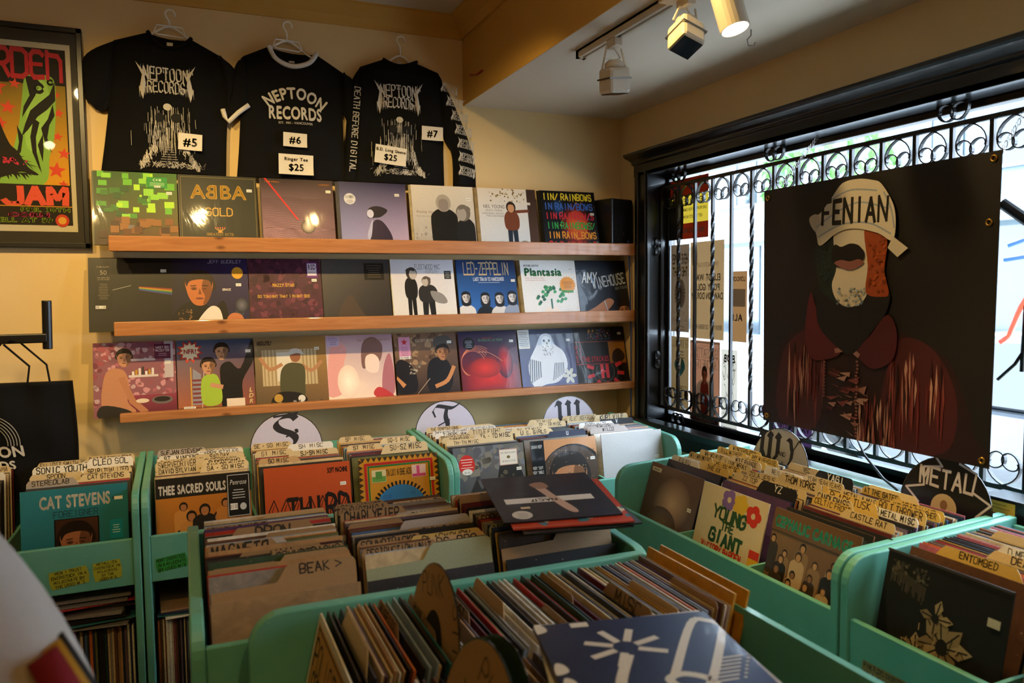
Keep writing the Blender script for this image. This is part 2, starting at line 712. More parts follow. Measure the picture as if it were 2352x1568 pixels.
    def fig(s, u, v, h, body, skin, hair, legs=None, w=.3, turn=0):
        """a plain standing figure"""
        hr = h * .085
        if legs:
            s.P([(u - w * h * .36, v), (u - w * h * .1, v), (u, v + h * .4), (u + w * h * .1, v), (u + w * h * .38, v), (u + w * h * .36, v + h * .5), (u - w * h * .36, v + h * .5)], legs)
        b0 = v + (h * .42 if legs else 0)
        s.B([(u - w * h * .4, b0), (u - w * h * .56, v + h * .62), (u - w * h * .4, v + h * .77), (u, v + h * .82), (u + w * h * .4, v + h * .77), (u + w * h * .56, v + h * .62), (u + w * h * .4, b0)], body)
        s.E(u + turn * hr * .3, v + h * .89, hr * 1.25, hr * 1.42, hair)
        s.E(u + turn * hr * .6, v + h * .87, hr * .85, hr * 1.12, skin)
        s.B([(u - hr, v + h * .93), (u - hr * .6, v + h * .985), (u + hr * .6, v + h * .985), (u + hr, v + h * .93), (u, v + h * .95)], hair)
        return s

    def head(s, u, v, r, skin, hair, shade_='#5a3a28', long=0, light=None):
        """a plain head-and-shoulders portrait head: eyes, nose, mouth, hair"""
        s.B([(u - .9 * r, v - (1.6 if long else .1) * r), (u - 1.0 * r, v + .6 * r), (u - .6 * r, v + 1.2 * r), (u, v + 1.36 * r), (u + .6 * r, v + 1.2 * r), (u + 1.0 * r, v + .6 * r), (u + .9 * r, v - (1.6 if long else .1) * r)], hair)
        fc = [(u - .76 * r, v + .72 * r), (u - .78 * r, v - .2 * r), (u - .45 * r, v - .95 * r), (u, v - 1.15 * r), (u + .45 * r, v - .95 * r), (u + .78 * r, v - .2 * r), (u + .76 * r, v + .72 * r)]
        dk = '#%02x%02x%02x' % tuple(int(int(skin[i:i + 2], 16) * .66) for i in (1, 3, 5))
        s.B(fc, skin)
        s.B([(u + .3 * r, v + .7 * r), (u + .16 * r, v), (u + .34 * r, v - .5 * r), (u + .2 * r, v - 1.05 * r), (u + .5 * r, v - .88 * r), (u + .78 * r, v - .2 * r), (u + .76 * r, v + .7 * r)], dk)
        s.B([(u - .8 * r, v + .2 * r), (u - .82 * r, v + .9 * r), (u, v + 1.22 * r), (u + .82 * r, v + .9 * r), (u + .8 * r, v + .2 * r), (u + .66 * r, v + .6 * r), (u, v + .7 * r), (u - .6 * r, v + .56 * r)], hair)
        for q in (-1, 1):
            s.E(u + q * .34 * r, v + .06 * r, .2 * r, .12 * r, dk).E(u + q * .34 * r, v + .03 * r, .12 * r, .05 * r, shade_)
            s.S([(u + q * .54 * r, v + .24 * r), (u + q * .2 * r, v + .27 * r)], .06 * r, hair)
        s.P([(u + .02 * r, v + .1 * r), (u - .08 * r, v - .34 * r), (u + .14 * r, v - .36 * r)], dk)
        s.E(u, v - .64 * r, .26 * r, .07 * r, '#6e3a30')
        return s

    def sticker(s, u=.86, v=.78):
        s.R(u - .035, v - .02, u + .035, v + .02, '#e9e6dc')
        for i in range(4):
            s.R(u - .028 + i * .015, v - .01, u - .02 + i * .015, v + .008, '#8a8780')
        return s

    def bars(s, u0, v0, u1, v1, n=9, bgc='#eceae4'):
        s.R(u0, v0, u1, v1, bgc)
        for i in range(n):
            x = u0 + (u1 - u0) * (i + .25) / n
            s.R(x, v0 + (v1 - v0) * .12, x + (u1 - u0) / n * s.r.uniform(.25, .6), v1 - (v1 - v0) * .1, '#151515')
        return s

    def lines(s, u, v, wd, n, dv, col, th=.006, al='C'):
        """rows of print too small to read"""
        for i in range(n):
            l = wd * s.r.uniform(.55, 1)
            a = u - l / 2 if al == 'C' else u
            s.S([(a + l * q / 5, v - i * dv) for q in range(6)], th, col)
        return s

    def build(s, name, mat, parent, loc=(0, 0, 0), rot=(0, 0, 0)):
        return s.mb.build(name, mat, parent, loc, rot)

# ================================================================== the room
WY = 3.72      # back wall
WX = 2.23      # window wall
SOF = 2.466    # dropped ceiling
CEIL = 2.877
BX = 1.326     # face of the dropped beam


def struct(name, mb, mat, bevel=0, **k):
    return tag(mb.build(name, mat, bevel=bevel, **k), kind='structure')


struct('floor', MB().box(-3.6, WX, -3.2, WY, -.1, 0), 'floor')
struct('ceiling', MB().box(-3.6, BX, -3.2, WY, CEIL, CEIL + .1), 'ceil')
struct('ceiling_soffit', MB().box(BX, WX, -3.2, WY, SOF, SOF + .5), 'ceil')
struct('wall_beam', MB().box(BX - .004, BX, -3.2, WY, SOF - .001, CEIL), 'beam')
struct('wall_back', MB().box(-3.7, WX + .3, WY, WY + .12, 0, 3.0), 'wall')
struct('wall_left', MB().box(-3.7, -3.6, -3.3, WY, 0, 3.0), 'wall')
struct('wall_rear', MB().box(-3.7, WX + .3, -3.3, -3.2, 0, 3.0), 'wall')
OY0, OY1, OZ0, OZ1 = .62, 3.39, .872, 2.125      # window opening
XO = WX + .13                                    # outer face of the window wall
struct('wall_window', MB().box(WX, XO, OY1, WY, 0, 3).box(WX, XO, -3.2, OY0, 0, 3).box(WX, XO, OY0, OY1, 0, OZ0).box(WX, XO, OY0, OY1, OZ1, 3), 'wall_r')
# crown moulding along the back wall and the beam
prof = [(0, CEIL), (-.085, CEIL), (-.085, CEIL - .012), (-.06, CEIL - .03), (-.03, CEIL - .055), (-.016, CEIL - .078), (-.012, CEIL - .092), (0, CEIL - .092)]
struct('trim_1', MB().prism([(WY + a, b) for a, b in prof], -3.6, BX, 'x'), 'beam')
struct('trim_2', MB().prism([(BX - .004 + a, b) for a, b in prof], -3.2, WY, 'y'), 'beam')

# window: casing, reveal, sill, glass
win = tag(empty('window_1', (WX, (OY0 + OY1) / 2, OZ0)), kind='structure')


def wpart(name, mb, mat, bevel=.004, smooth=False):
    o = mb.build(name, mat, bevel=bevel, smooth=smooth)
    o.parent = win
    o.matrix_parent_inverse = Matrix.Translation(-Vector(win.location))
    return o


TX = WX - .04
wpart('casing_side', MB().box(TX, WX, OY1, OY1 + .105, OZ0 - .02, OZ1 + .02).box(TX - .012, WX, OY1 + .075, OY1 + .105, OZ0 - .02, OZ1 + .02).box(TX - .008, WX, OY1 + .01, OY1 + .022, OZ0 - .02, OZ1 + .02), 'black_trim')
wpart('casing_side', MB().box(TX, WX, OY0 - .105, OY0, OZ0 - .02, OZ1 + .02), 'black_trim')
hp = [(0, OZ1), (-.04, OZ1), (-.04, OZ1 + .055), (-.055, OZ1 + .062), (-.055, OZ1 + .072), (-.07, OZ1 + .082), (-.095, OZ1 + .092), (-.105, OZ1 + .1), (-.105, OZ1 + .112), (0, OZ1 + .112)]
wpart('head_casing', MB().prism([(WX + a, b) for a, b in hp], OY0 - .13, OY1 + .13, 'y'), 'black_trim', .002)
wpart('sill', MB().box(WX - .075, XO - .02, OY0 - .12, OY1 + .12, OZ0 - .035, OZ0), 'black_trim')
wpart('apron', MB().box(WX - .035, WX, OY0 - .1, OY1 + .1, OZ0 - .115, OZ0 - .035), 'black_trim')
wpart('jamb', MB().box(WX - .04, XO, OY1 - .001, OY1 + .02, OZ0, OZ1), 'black_trim', .001)
wpart('jamb', MB().box(WX - .04, XO, OY0 - .02, OY0 + .001, OZ0, OZ1), 'black_trim', .001)
wpart('head_jamb', MB().box(WX - .04, XO, OY0, OY1, OZ1 - .001, OZ1 + .02), 'black_trim', .001)
GX = WX + .095
wpart('sash', MB().box(GX - .02, GX + .02, OY1 - .02, OY1, OZ0, OZ1).box(GX - .02, GX + .02, OY0, OY0 + .035, OZ0, OZ1).box(GX - .02, GX + .02, OY0, OY1, OZ0, OZ0 + .025).box(GX - .02, GX + .02, OY0, OY1, OZ1 - .025, OZ1), 'black_trim')
wpart('pane', MB().box(GX - .003, GX + .003, OY0 + .03, OY1 - .03, OZ0 + .02, OZ1 - .02), 'glass', 0)

# iron grille
GRX = 2.27
gr = tag(empty('window_grille', (GRX, (OY0 + OY1) / 2, .93)), 'black wrought iron grille with twisted bars and scrolls inside the window', 'grille')


def gpart(name, mb, bevel=0, smooth=False):
    o = mb.build(name, 'iron', bevel=bevel, smooth=smooth)
    o.parent = gr
    o.matrix_parent_inverse = Matrix.Translation(-Vector(gr.location))
    return o


GZ0, GZ1 = .935, 2.055
for z in (GZ0, GZ1):
    gpart('rail', MB().box(GRX - .008, GRX + .008, OY0 + .02, OY1 - .0, z - .008, z + .008), .002)
gpart('stile', MB().box(GRX - .008, GRX + .008, OY1 - .016, OY1, GZ0, GZ1), .002)
BAR0, BARS = 3.232, .1345
ny = 0
barY = []
y = BAR0
while y > OY0 + .05:
    barY.append(y)
    if ny % 2 == 0:
        mb = MB()
        N = 64
        vs, fs = [], []
        for i in range(N + 1):
            z = GZ0 + (GZ1 - GZ0) * i / N
            t = max(0, min(1, (z - GZ0 - .16) / (GZ1 - GZ0 - .32))) * PI * 7
            for k in range(4):
                a = t + PI / 4 + k * PI / 2
                vs.append((GRX + .0098 * math.cos(a), y + .0098 * math.sin(a), z))
            if i < N:
                for k in range(4):
                    fs.append((i * 4 + k, i * 4 + (k + 1) % 4, i * 4 + 4 + (k + 1) % 4, i * 4 + 4 + k))
        gpart('twisted_bar', mb.add(vs, fs))
    else:
        gpart('bar', MB().box(GRX - .0065, GRX + .0065, y - .0065, y + .0065, GZ0, GZ1))
    y -= BARS
    ny += 1


def scroll_mb(cy, z, sgn, R=.056):
    """C-scroll hanging (sgn=-1) from / standing (sgn=1) on a rail"""
    mb = MB()
    half = []
    for i in range(27):
        t = i / 26
        a = rad(90 - 470 * t)
        r = R * (1 - .8 * t ** .75)
        half.append((.034 * min(1, t * 1.25) + r * math.cos(a), -R + r * math.sin(a) - .012 * min(1, t * 2)))
    pts = [(-u, v) for u, v in half[::-1]] + half[1:]
    mb.tube([(GRX, cy - u, z + (v if sgn < 0 else -v)) for u, v in pts], .003, flat=(.013, .004, (1, 0, 0)))
    return mb


def side_scroll(cz, y):
    mb = MB()
    half = []
    for i in range(27):
        t = i / 26
        a = rad(90 - 470 * t)
        r = .048 * (1 - .8 * t ** .75)
        half.append((.03 * min(1, t * 1.25) + r * math.cos(a), -.048 + r * math.sin(a)))
    pts = [(-u, v) for u, v in half[::-1]] + half[1:]
    mb.tube([(GRX - .03, y + v * .6, cz + u) for u, v in pts], .003, flat=(.013, .004, (1, 0, 0)))
    return mb


mids = [BAR0 + BARS / 2] + [b - BARS / 2 for b in barY]
for cy in mids:
    if cy < OY0 + .04:
        continue
    gpart('scroll', scroll_mb(cy, GZ1 - .008, -1))
    gpart('scroll', scroll_mb(cy, GZ0 + .008, 1))
for i in (0, 5, 11, 16):
    if i < len(barY):
        gpart('ring_scroll', scroll_mb(barY[i] - .0, GZ1 + .12, -1, .06))
        gpart('ring_scroll', scroll_mb(barY[i] - .0, GZ0 - .115, 1, .055))
for cz in (1.76, 1.18):
    gpart('side_scroll', side_scroll(cz, OY1 + .012))

# ================================================================== outside
struct('pavement', MB().box(XO, 4.3, -9, 22, -.3, -.1), 'pave')
struct('road', MB().box(4.3, 11, -9, 40, -.3, -.16), 'asphalt')
struct('far_pavement', MB().box(11, 15, -9, 40, -.3, -.1), 'pave')


def building(name, label, x, y0, y1, h, wm, fl, bay):
    t = tag(empty(name, (x, (y0 + y1) / 2, -.1)), label, 'building')

    def part(n, mb, mat):
        o = mb.build(n, mat)
        o.parent = t
        o.matrix_parent_inverse = Matrix.Translation(-Vector(t.location))
        return o
    part('wall', MB().box(x, x + 6, y0, y1, -.1, h), wm)
    part('cornice', MB().box(x - .25, x + 6, y0, y1, h, h + .35), 'facade2')
    part('shopfront', MB().box(x - .06, x, y0 + .4, y1 - .4, .2, 2.7), 'winglass')
    part('fascia', MB().box(x - .3, x, y0, y1, 2.8, 3.3), 'facade2')
    z = 3.9
    while z + fl * .6 < h:
        yy = y0 + .6
        while yy + bay * .65 < y1:
            wv = part('window', MB().box(x - .05, x, yy, yy + bay * .68, z, z + fl * .55), 'winglass')
            f = MB()
            for a, b, c, d in ((yy, yy + bay * .68, z - .06, z), (yy, yy + bay * .68, z + fl * .55, z + fl * .55 + .06), (yy + bay * .32, yy + bay * .36, z, z + fl * .55)):
                f.box(x - .09, x - .03, a, b, c, d)
            fo = f.build('window_frame', 'mullion', wv)
            yy += bay
        z += fl
    return t


building('shop_building', 'pale building across the street seen through the window glass', 15, 1.5, 16.5, 7.4, 'facade', 2.6, 2.3)
building('shop_building', 'lower grey building across the street, further along the road', 15, 17, 34, 6.2, 'facade2', 2.4, 2.6)

# parked car
car = tag(empty('parked_car', (5.4, 3.3, -.16)), 'dark blue parked car at the kerb outside the window', 'car')


def cpart(name, mb, mat, bevel=0, smooth=False):
    o = mb.build(name, mat, bevel=bevel, smooth=smooth)
    o.parent = car
    return o


# local: y along the car (front at +y), z up, x across
side = [(-2.15, .32), (-2.2, .62), (-2.12, .86), (-1.5, .92), (1.0, .93), (1.75, .84), (2.12, .66), (2.15, .34), (1.78, .26), (1.7, .42), (1.52, .56), (1.3, .6), (1.08, .56), (.9, .42), (.82, .24), (-.82, .24), (-.9, .42), (-1.08, .56), (-1.3, .6), (-1.52, .56), (-1.7, .42), (-1.78, .28)]
cbody = cpart('body', MB().prism(side, -.86, .86, 'x'), 'carpaint', .05)
cab = [(-1.75, .9), (-1.25, 1.36), (-.6, 1.43), (.15, 1.4), (.95, .92)]
cabin = cpart('cabin', MB().prism(cab, -.74, .74, 'x'), 'carpaint', .06)
for s in (-1, 1):
    MB().prism([(-1.5, .95), (-1.18, 1.3), (-.55, 1.36), (-.5, .95)], s * .745, s * .75, 'x').build('side_window', 'carglass', cabin)
    MB().prism([(-.42, .95), (-.46, 1.36), (.12, 1.33), (.74, .95)], s * .745, s * .75, 'x').build('side_window', 'carglass', cabin)
    cpart('mirror', MB().box(s * .88 - .07, s * .88 + .07, .55, .65, .92, 1.04), 'carpaint', .03)
    MB().box(s * .861 - .002, s * .861 + .002, -.47, -.455, .35, .92).build('door_seam', 'tyre', cbody)
    for yy in (-1.3, 1.3):
        Rm = Matrix.Translation((s * .78, yy, .31)) @ Matrix.Rotation(PI / 2, 4, 'Y')
        wl = cpart('wheel', MB().lathe([(.2, -.1), (.29, -.1), (.31, -.07), (.31, .07), (.29, .1), (.2, .1)], 28, Rm), 'tyre')
        rm = MB().lathe([(.2, -.09), (.2, .09)], 24, Rm)
        for k in range(5):
            R2 = Rm @ Matrix.Rotation(2 * PI * k / 5, 4, 'Z')
            rm.box(.02, .19, -.03, .03, -.105, .105, mat=R2)
        rm.build('rim', 'rim', wl)
cpart('headlight', MB().box(-.8, -.45, 2.02, 2.13, .58, .7), 'rim', .02)
cpart('headlight', MB().box(.45, .8, 2.02, 2.13, .58, .7), 'rim', .02)


def tree(x, y, h, label, seed):
    t = tag(empty('street_tree', (x, y, -.1)), label, 'tree', 'street trees outside')
    MB().tube([(0, 0, 0), (.03, .02, h * .3), (0, .06, h * .62)], [.11, .09, .05], 8).build('trunk', 'bark', t)
    r = random.Random(seed)
    mb = MB()
    for i in range(520):
        d = Vector((r.gauss(0, 1), r.gauss(0, 1), r.gauss(0, .9)))
        d = d.normalized() * r.uniform(.5, 1) ** .5
        p = Vector((d.x * h * .22, d.y * h * .22, h * .68 + d.z * h * .27))
        e = Euler((r.uniform(0, 6), r.uniform(0, 6), r.uniform(0, 6))).to_matrix().to_4x4()
        q = Matrix.Translation(p) @ e
        s_ = .13
        mb.add([q @ Vector(v) for v in ((-s_, 0, 0), (0, -s_ * .5, .02), (s_, 0, 0), (0, s_ * .5, .02))], [(0, 1, 2, 3)])
    tag(mb.build('leaves', 'leaf', t), kind='stuff')


tree(10.6, 10.6, 5.2, 'street tree across the road, nearer the parked car', 3)
tree(12.2, 19.5, 5.8, 'street tree further along beside the lower grey building', 5)

# ================================================================== wall shelves
SH = [(1.745, .062, 1.719), (1.39, .058, 1.375), (1.035, .036, 1.021)]   # shelf top, rail height, rail bottom
for i, (z, rh, rz) in enumerate(SH):
    t = tag(empty('wall_shelf', (.965, WY, z)), ['top pine record shelf below the hanging shirts', 'middle pine record shelf between the two other shelves', 'lowest pine record shelf just above the bins, with a thinner front rail'][i], 'shelf', 'pine record shelves')
    x0, x1 = (-.268, -.262, -.255)[i] - .965, (2.2, 2.2, 2.185)[i] - .965
    MB().box(x0 + .01, x1, -.178, 0, -.02, 0).build('shelf_board', 'wall', t)
    MB().box(x0, x1, -.218, -.178, rz - z, rz - z + rh).build('front_rail', 'pine', t, bevel=.003)
struct('trim_3', MB().box(WX - .022, WX, WY - .2, WY, 0, 1.78), 'wall')

REC = .315
_sm = {}


def sleeve_mesh(t=.004, w=REC, h=REC):
    k = (t, w, h)
    if k not in _sm:
        mb = MB().box(-w / 2, w / 2, -t / 2, t / 2, 0, h)
        _sm[k] = mb.mesh('sleeve', 'sleeve')
    return _sm[k]


def record(label, loc, rot, col, group=None, art=None, mat='print', t=.004, w=REC, h=REC, name='vinyl_record', cat='record'):
    o = link(name, sleeve_mesh(t, w, h), None, loc, rot)
    o.color = c4(col)
    tag(o, label, cat, group)
    if art:
        a = Art(w, h, t / 2 + .0002, seed=hash_(label))
        art(a)
        a.build('cover_print', mat, o)
    return o


def short(l):
    return ' '.join(l.split(',')[0].split(' on the ')[0].split(' beside ')[0].split()[:9])


def hash_(s):
    return sum((i + 3) * ord(c) for i, c in enumerate(s)) % 99991


# ---- cover prints (generic fields in the photographed colours, lettering as it reads)
def cv_blocks(a):
    a.G(0, 0, 1, 1, '#3a2417', '#24481c', '#6a4022', '#356a22')
    r = a.r
    for i in range(46):
        u, v = r.uniform(.02, .86), r.uniform(.36, .95)
        wd = r.uniform(.07, .13)
        a.R(u, v, min(1, u + wd), min(1, v + r.uniform(.05, .1)), r.choice(['#5fae2c', '#3f8a28', '#86c93a', '#2d6b24', '#a6d832', '#1f4d1e']))
    for i in range(26):
        u, v = r.uniform(.05, .9), r.uniform(0, .3)
        a.R(u, v, min(1, u + .1), v + .09, r.choice(['#5a3418', '#7a4a22', '#8a5a2a', '#3e2412', '#666a70']))
    a.R(.63, .79, .88, .94, '#1c8a35')
    a.T('C418', .755, .885, .035, '#e8f4e0').lines(.755, .86, .2, 3, .018, '#bfe3b8', .005)
    a.bars(.72, .795, .8, .82, 7).sticker(.9, .72)


def cv_abba(a):
    a.R(0, 0, 1, 1, '#20221b').S([(.02, .03), (.02, .97), (.975, .97), (.975, .03), (.02, .03)], .006, '#7a6a36')
    a.T('ABBA', .5, .67, .2, '#d9a93c', bold=.03, fit=.72, mir='B', sp=-.02)
    a.T('GOLD', .5, .43, .105, '#cf9f3c', font='f', wt=.13, fit=.5)
    for k in range(5):
        a.S([(.5, .2), (.44 + k * .03, .25)], .008, '#c9983c').E(.44 + k * .03, .26, .009, .009, '#c9503c')
    a.R(.47, .19, .53, .205, '#c9983c')
    a.T('GREATEST HITS', .5, .15, .032, '#b88f3a', font='f', wt=.12, fit=.42)
    a.sticker(.9, .8)


def cv_mauve(a):
    a.G(0, 0, 1, 1, '#b48a98', '#1a0f18', '#8a6474', '#2a1520')
    for i in range(34):
        v = .02 + i * .021
        a.S([(u / 12, v + .012 * math.sin(u * .9 + i * .5) + (.03 * math.sin(u * 1.7) if i < 12 else 0)) for u in range(13)], .0055 - .00008 * i, '#3a2230')
    a.P([(.04, 1), (.07, 1), (.5, .4), (.47, .4)], '#c2242c')
    a.E(.62, .3, .1, .1, '#d8c8b8', '#3a3030')
    a.T('TAME IMPALA', .05, .94, .022, '#d98a2c', al='L', bold=.03).T('CURRENTS', .95, .92, .022, '#d98a2c', al='R', bold=.03).sticker(.93, .83)


def cv_navy(a):
    a.G(0, 0, 1, 1, '#8f93c8', '#2a2a52', '#b9a7c8', '#25254a')
    a.E(.15, .74, .085, .085, '#c8cad6').bars(.09, .74, .21, .8, 8, '#c8cad6').lines(.15, .72, .12, 3, .02, '#555', .005)
    a.B([(.45, .04), (.42, .25), (.5, .42), (.62, .4), (.74, .2), (.72, .06)], '#2a1f3a')
    a.B([(.4, .46), (.42, .6), (.56, .64), (.7, .58), (.6, .48), (.5, .46)], '#1a1426')
    a.E(.44, .52, .05, .065, '#c2c4de')
    a.B([(.44, .38), (.47, .42), (.44, .2), (.4, .12), (.38, .2)], '#aeb2d6')
    a.sticker(.86, .82)


def cv_pale2(a):
    a.G(0, 0, 1, 1, '#9f9a92', '#d3cbbb', '#a7a29a', '#d8d0c0')
    a.X(60, 0, 0, 1, .4, ['#8f8b84', '#b9b4aa'], .01, .03)
    a.T('Raising Sand', .06, .56, .04, '#7a5a3a', al='L', shear=.2).T('Robert Plant | Alison Krauss', .06, .5, .018, '#5a5048', al='L')
    a.fig(.5, -.3, 1.15, '#14130f', '#8a8078', '#a39a8c', w=.34)
    a.fig(.84, -.42, 1.12, '#1b1a18', '#a09890', '#6f675c', w=.24, turn=-1).sticker(.92, .8)


def cv_winter(a):
    a.G(0, 0, .84, 1, '#c3ccd6', '#ddd2c0').G(.84, 0, 1, 1, '#4a3426', '#3a281e')
    a.X(50, .2, .78, .8, 1, ['#7a6438', '#9a8248'], .006, .022)
    a.T('NEIL YOUNG', .08, .67, .06, '#3a3634', al='L', fit=.36).T('CRAZY HORSE', .4, .62, .03, '#555', al='R', fit=.3)
    a.T('EVERYBODY KNOWS', .42, .57, .03, '#555', al='R', fit=.36).T('THIS IS NOWHERE', .42, .53, .03, '#555', al='R', fit=.3)
    a.S([(.6, .62), (.84, .64)], .05, '#6e3a22').fig(.55, .0, .78, '#6e3a22', '#c08a62', '#2a1c14', '#1f2a3a', w=.3)
    a.E(.74, .08, .09, .07, '#8d8a86').sticker(.86, .76)


def cv_lines(a):
    a.R(0, 0, 1, 1, '#0c0a0c')
    a.E(.6, .4, .3, .4, '#a8321c', '#0c0a0c').E(.62, .42, .2, .26, '#d86a22', '#a8321c').E(.3, .72, .12, .16, '#1c4a7a', '#0c0a0c')
    a.X(150, .3, .05, .98, .95, ['#c2452a', '#d98a2c', '#8a1f1c', '#cfa03a', '#3a6a9a'], .003, .016)
    for i, (s_, c) in enumerate((('IIN/ RAINBOWS', '#d9c22c'), ('IN RAIN/BOWS', '#3a5fae'), ('IIN RAINBOW/S', '#c22a3a'), ('IIN RAINBOWS/', '#2f9a4a'), ('IIN RAIN_BOWS', '#d9912c'), ('RA D IOHEA _D', '#c22a2a'))):
        a.T(s_, .04 + .01 * i, .85 - i * .162, .1, c, font='s', al='L', wt=.2, fit=.9 - .005 * i, sx=1)
    a.sticker(.92, .62)


def cv_dark(a):
    a.G(0, 0, 1, 1, '#26241e', '#0c0b0a', '#1c1a18', '#080808')
    a.S([(.28, .56), (.5, .62)], .008, '#8a8a86')
    for i, c in enumerate(('#8a2c20', '#a8641c', '#a8942c', '#3a7a3a', '#2c5a8a', '#4a3a7a')):
        a.S([(.6, .6 - .008 * i), (1, .57 - .016 * i)], .012, c)
    a.R(.07, .28, .28, .9, '#16130e')
    a.T('PINK FLOYD', .175, .865, .018, '#9a8e78', font='f', wt=.12, fit=.16).T('50', .175, .77, .06, '#9a8e78')
    a.T('THE DARK SIDE', .175, .72, .014, '#a89c84', fit=.17).T('OF THE MOON', .175, .695, .014, '#a89c84', fit=.15).lines(.175, .64, .15, 10, .022, '#8a806a', .004).bars(.08, .31, .2, .35, 9)
    a.sticker(.9, .82)


def cv_singer(a):
    a.G(0, 0, 1, 1, '#241c28', '#120e18', '#2a2440', '#2a2050')
    a.B([(.02, 0), (.05, .25), (.3, .42), (.52, .3), (.66, .4), (.72, .2), (.66, 0)], '#16110f').B([(.3, 0), (.34, .14), (.5, .32), (.62, .26), (.62, 0)], '#d8d0c6')
    a.head(.36, .56, .2, '#b86a38', '#23130f', '#5a2a18')
    a.X(40, .08, .02, .26, .28, ['#8a6a44', '#5a4430'], .006, .02)
    a.S([(.9, .28), (.8, .1)], .12, '#3a3a46').E(.9, .33, .09, .11, '#6a6a78', '#23232c').B([(.72, .02), (.7, .14), (.78, .22), (.9, .18), (.92, .02)], '#b87048')
    a.T('JEFF BUCKLEY', .48, .93, .045, '#9a9aa8', font='h', al='L', fit=.44, wt=.13).T('GRACE', .66, .54, .026, '#d8d0c8', font='f', al='L', wt=.2, fit=.2)
    a.E(.86, .79, .075, .085, '#d09a2c').sticker(.87, .62)


def cv_maroon(a):
    a.R(0, 0, 1, 1, '#4a2436')
    a.X(130, 0, 0, 1, 1, ['#5a2a3c', '#3a1c2c', '#6a3446', '#42202e'], .02, .07, 7)
    for i in range(5):
        a.ring(.12 + .19 * i, .18, .07, .006, '#351826', 20, 330)
    a.T('Mazzy Star', .47, .59, .045, '#d9a93c', font='f', wt=.14, fit=.3).T('So Tonight That I Might See', .47, .43, .04, '#d9a93c', font='f', wt=.14, fit=.72)
    a.R(.8, .72, .95, .95, '#6a2f7c').R(.81, .75, .94, .93, '#d8d0dc').T('RSD', .875, .84, .08, '#5a2a6c', bold=.04, fit=.11).T('ESSENTIAL', .875, .785, .024, '#5a2a6c', fit=.11).sticker(.9, .68)


def cv_grey(a):
    a.G(0, 0, 1, 1, '#3a3634', '#54504c', '#2a2624', '#3c3836')
    a.B([(.2, 0), (.26, .3), (.4, .46), (.5, .3), (.62, .02)], '#4a3d34')
    a.R(.62, .68, .92, .94, '#17130f').lines(.77, .9, .22, 6, .035, '#6a5f4e', .006)


def cv_white2(a):
    a.G(0, 0, 1, 1, '#d9d6ce', '#cfccd2', '#e0ddd6', '#d4d2da')
    a.T('FLEETWOOD MAC', .38, .85, .07, '#3a3836', al='L', fit=.4, font='s', wt=.1).T('RUMOURS', .55, .78, .06, '#77736e', al='L', fit=.2, font='s', wt=.08)
    a.fig(.3, .05, .82, '#191817', '#b8aea4', '#3a332c', '#141312', w=.22, turn=1)
    a.fig(.56, .05, .68, '#2a2827', '#b8aea4', '#5a5046', '#1c1b1a', w=.4, turn=-1).B([(.6, .5), (.78, .46), (.86, .34), (.8, .3), (.66, .34)], '#8a8682')
    a.R(.84, .69, .95, .82, '#2a2a2c').lines(.895, .79, .09, 4, .025, '#bbb', .006)


def cv_blue4(a):
    a.G(0, 0, 1, 1, '#3a78c8', '#16305e', '#2a5a9c', '#0e2040')
    a.T('LED-ZEPPELIN', .5, .76, .19, '#b9a27c', font='s', fit=.76, wt=.13, sp=.12).T('LAST TRAIN TO VANCOUVER', .53, .66, .05, '#d8dce6', font='f', fit=.52, wt=.16)
    a.lines(.53, .63, .5, 1, .02, '#b8c4d8', .006)
    for u, v, b in ((.12, .32, '#d8d4d0'), (.44, .3, '#15171c'), (.68, .3, '#d0ccc8'), (.9, .32, '#8a94a8')):
        a.B([(u - .15, -.0), (u - .14, v - .12), (u, v - .04), (u + .14, v - .12), (u + .1, 0)], b)
        a.head(u, v + .07, .075, '#cfc8c6', '#1c1a1e', '#5a5458', long=1)
    a.sticker(.94, .66)


def cv_plant(a):
    a.R(0, 0, 1, 1, '#dfdedb')
    a.T("MOTHER EARTH'S", .06, .89, .035, '#1c1c1c', al='L', bold=.05, fit=.27).T('Plantasia', .06, .74, .13, '#1f6a34', al='L', bold=.07, fit=.72)
    a.T('warm earth music for plants', .07, .69, .025, '#b06a6a', al='L', fit=.34).T('and the people who love them', .07, .655, .025, '#b06a6a', al='L', fit=.36)
    r = a.r
    for i in range(30):
        th = rad(r.uniform(-20, 200))
        L_ = r.uniform(.1, .24)
        u, v = .5 + math.cos(th) * L_ * 1.1, .34 + math.sin(th) * L_
        a.B([(u - .03, v - .01), (u, v + .03), (u + .035, v), (u, v - .03)], r.choice(['#2c7a4a', '#3f9a62', '#1f5f4a']))
    a.S([(.5, .34), (.5, .1)], .03, '#2c6a5a').E(.44, .14, .07, .07, '#e8dccf').E(.56, .14, .07, .07, '#e8dccf').E(.5, .05, .06, .05, '#6a3a78')
    a.star(.82, .58, .15, '#d98f2c', 18, .86).lines(.82, .63, .2, 5, .025, '#7a4a14', .007).R(.7, .45, .92, .49, '#3a8a3a').sticker(.9, .85)


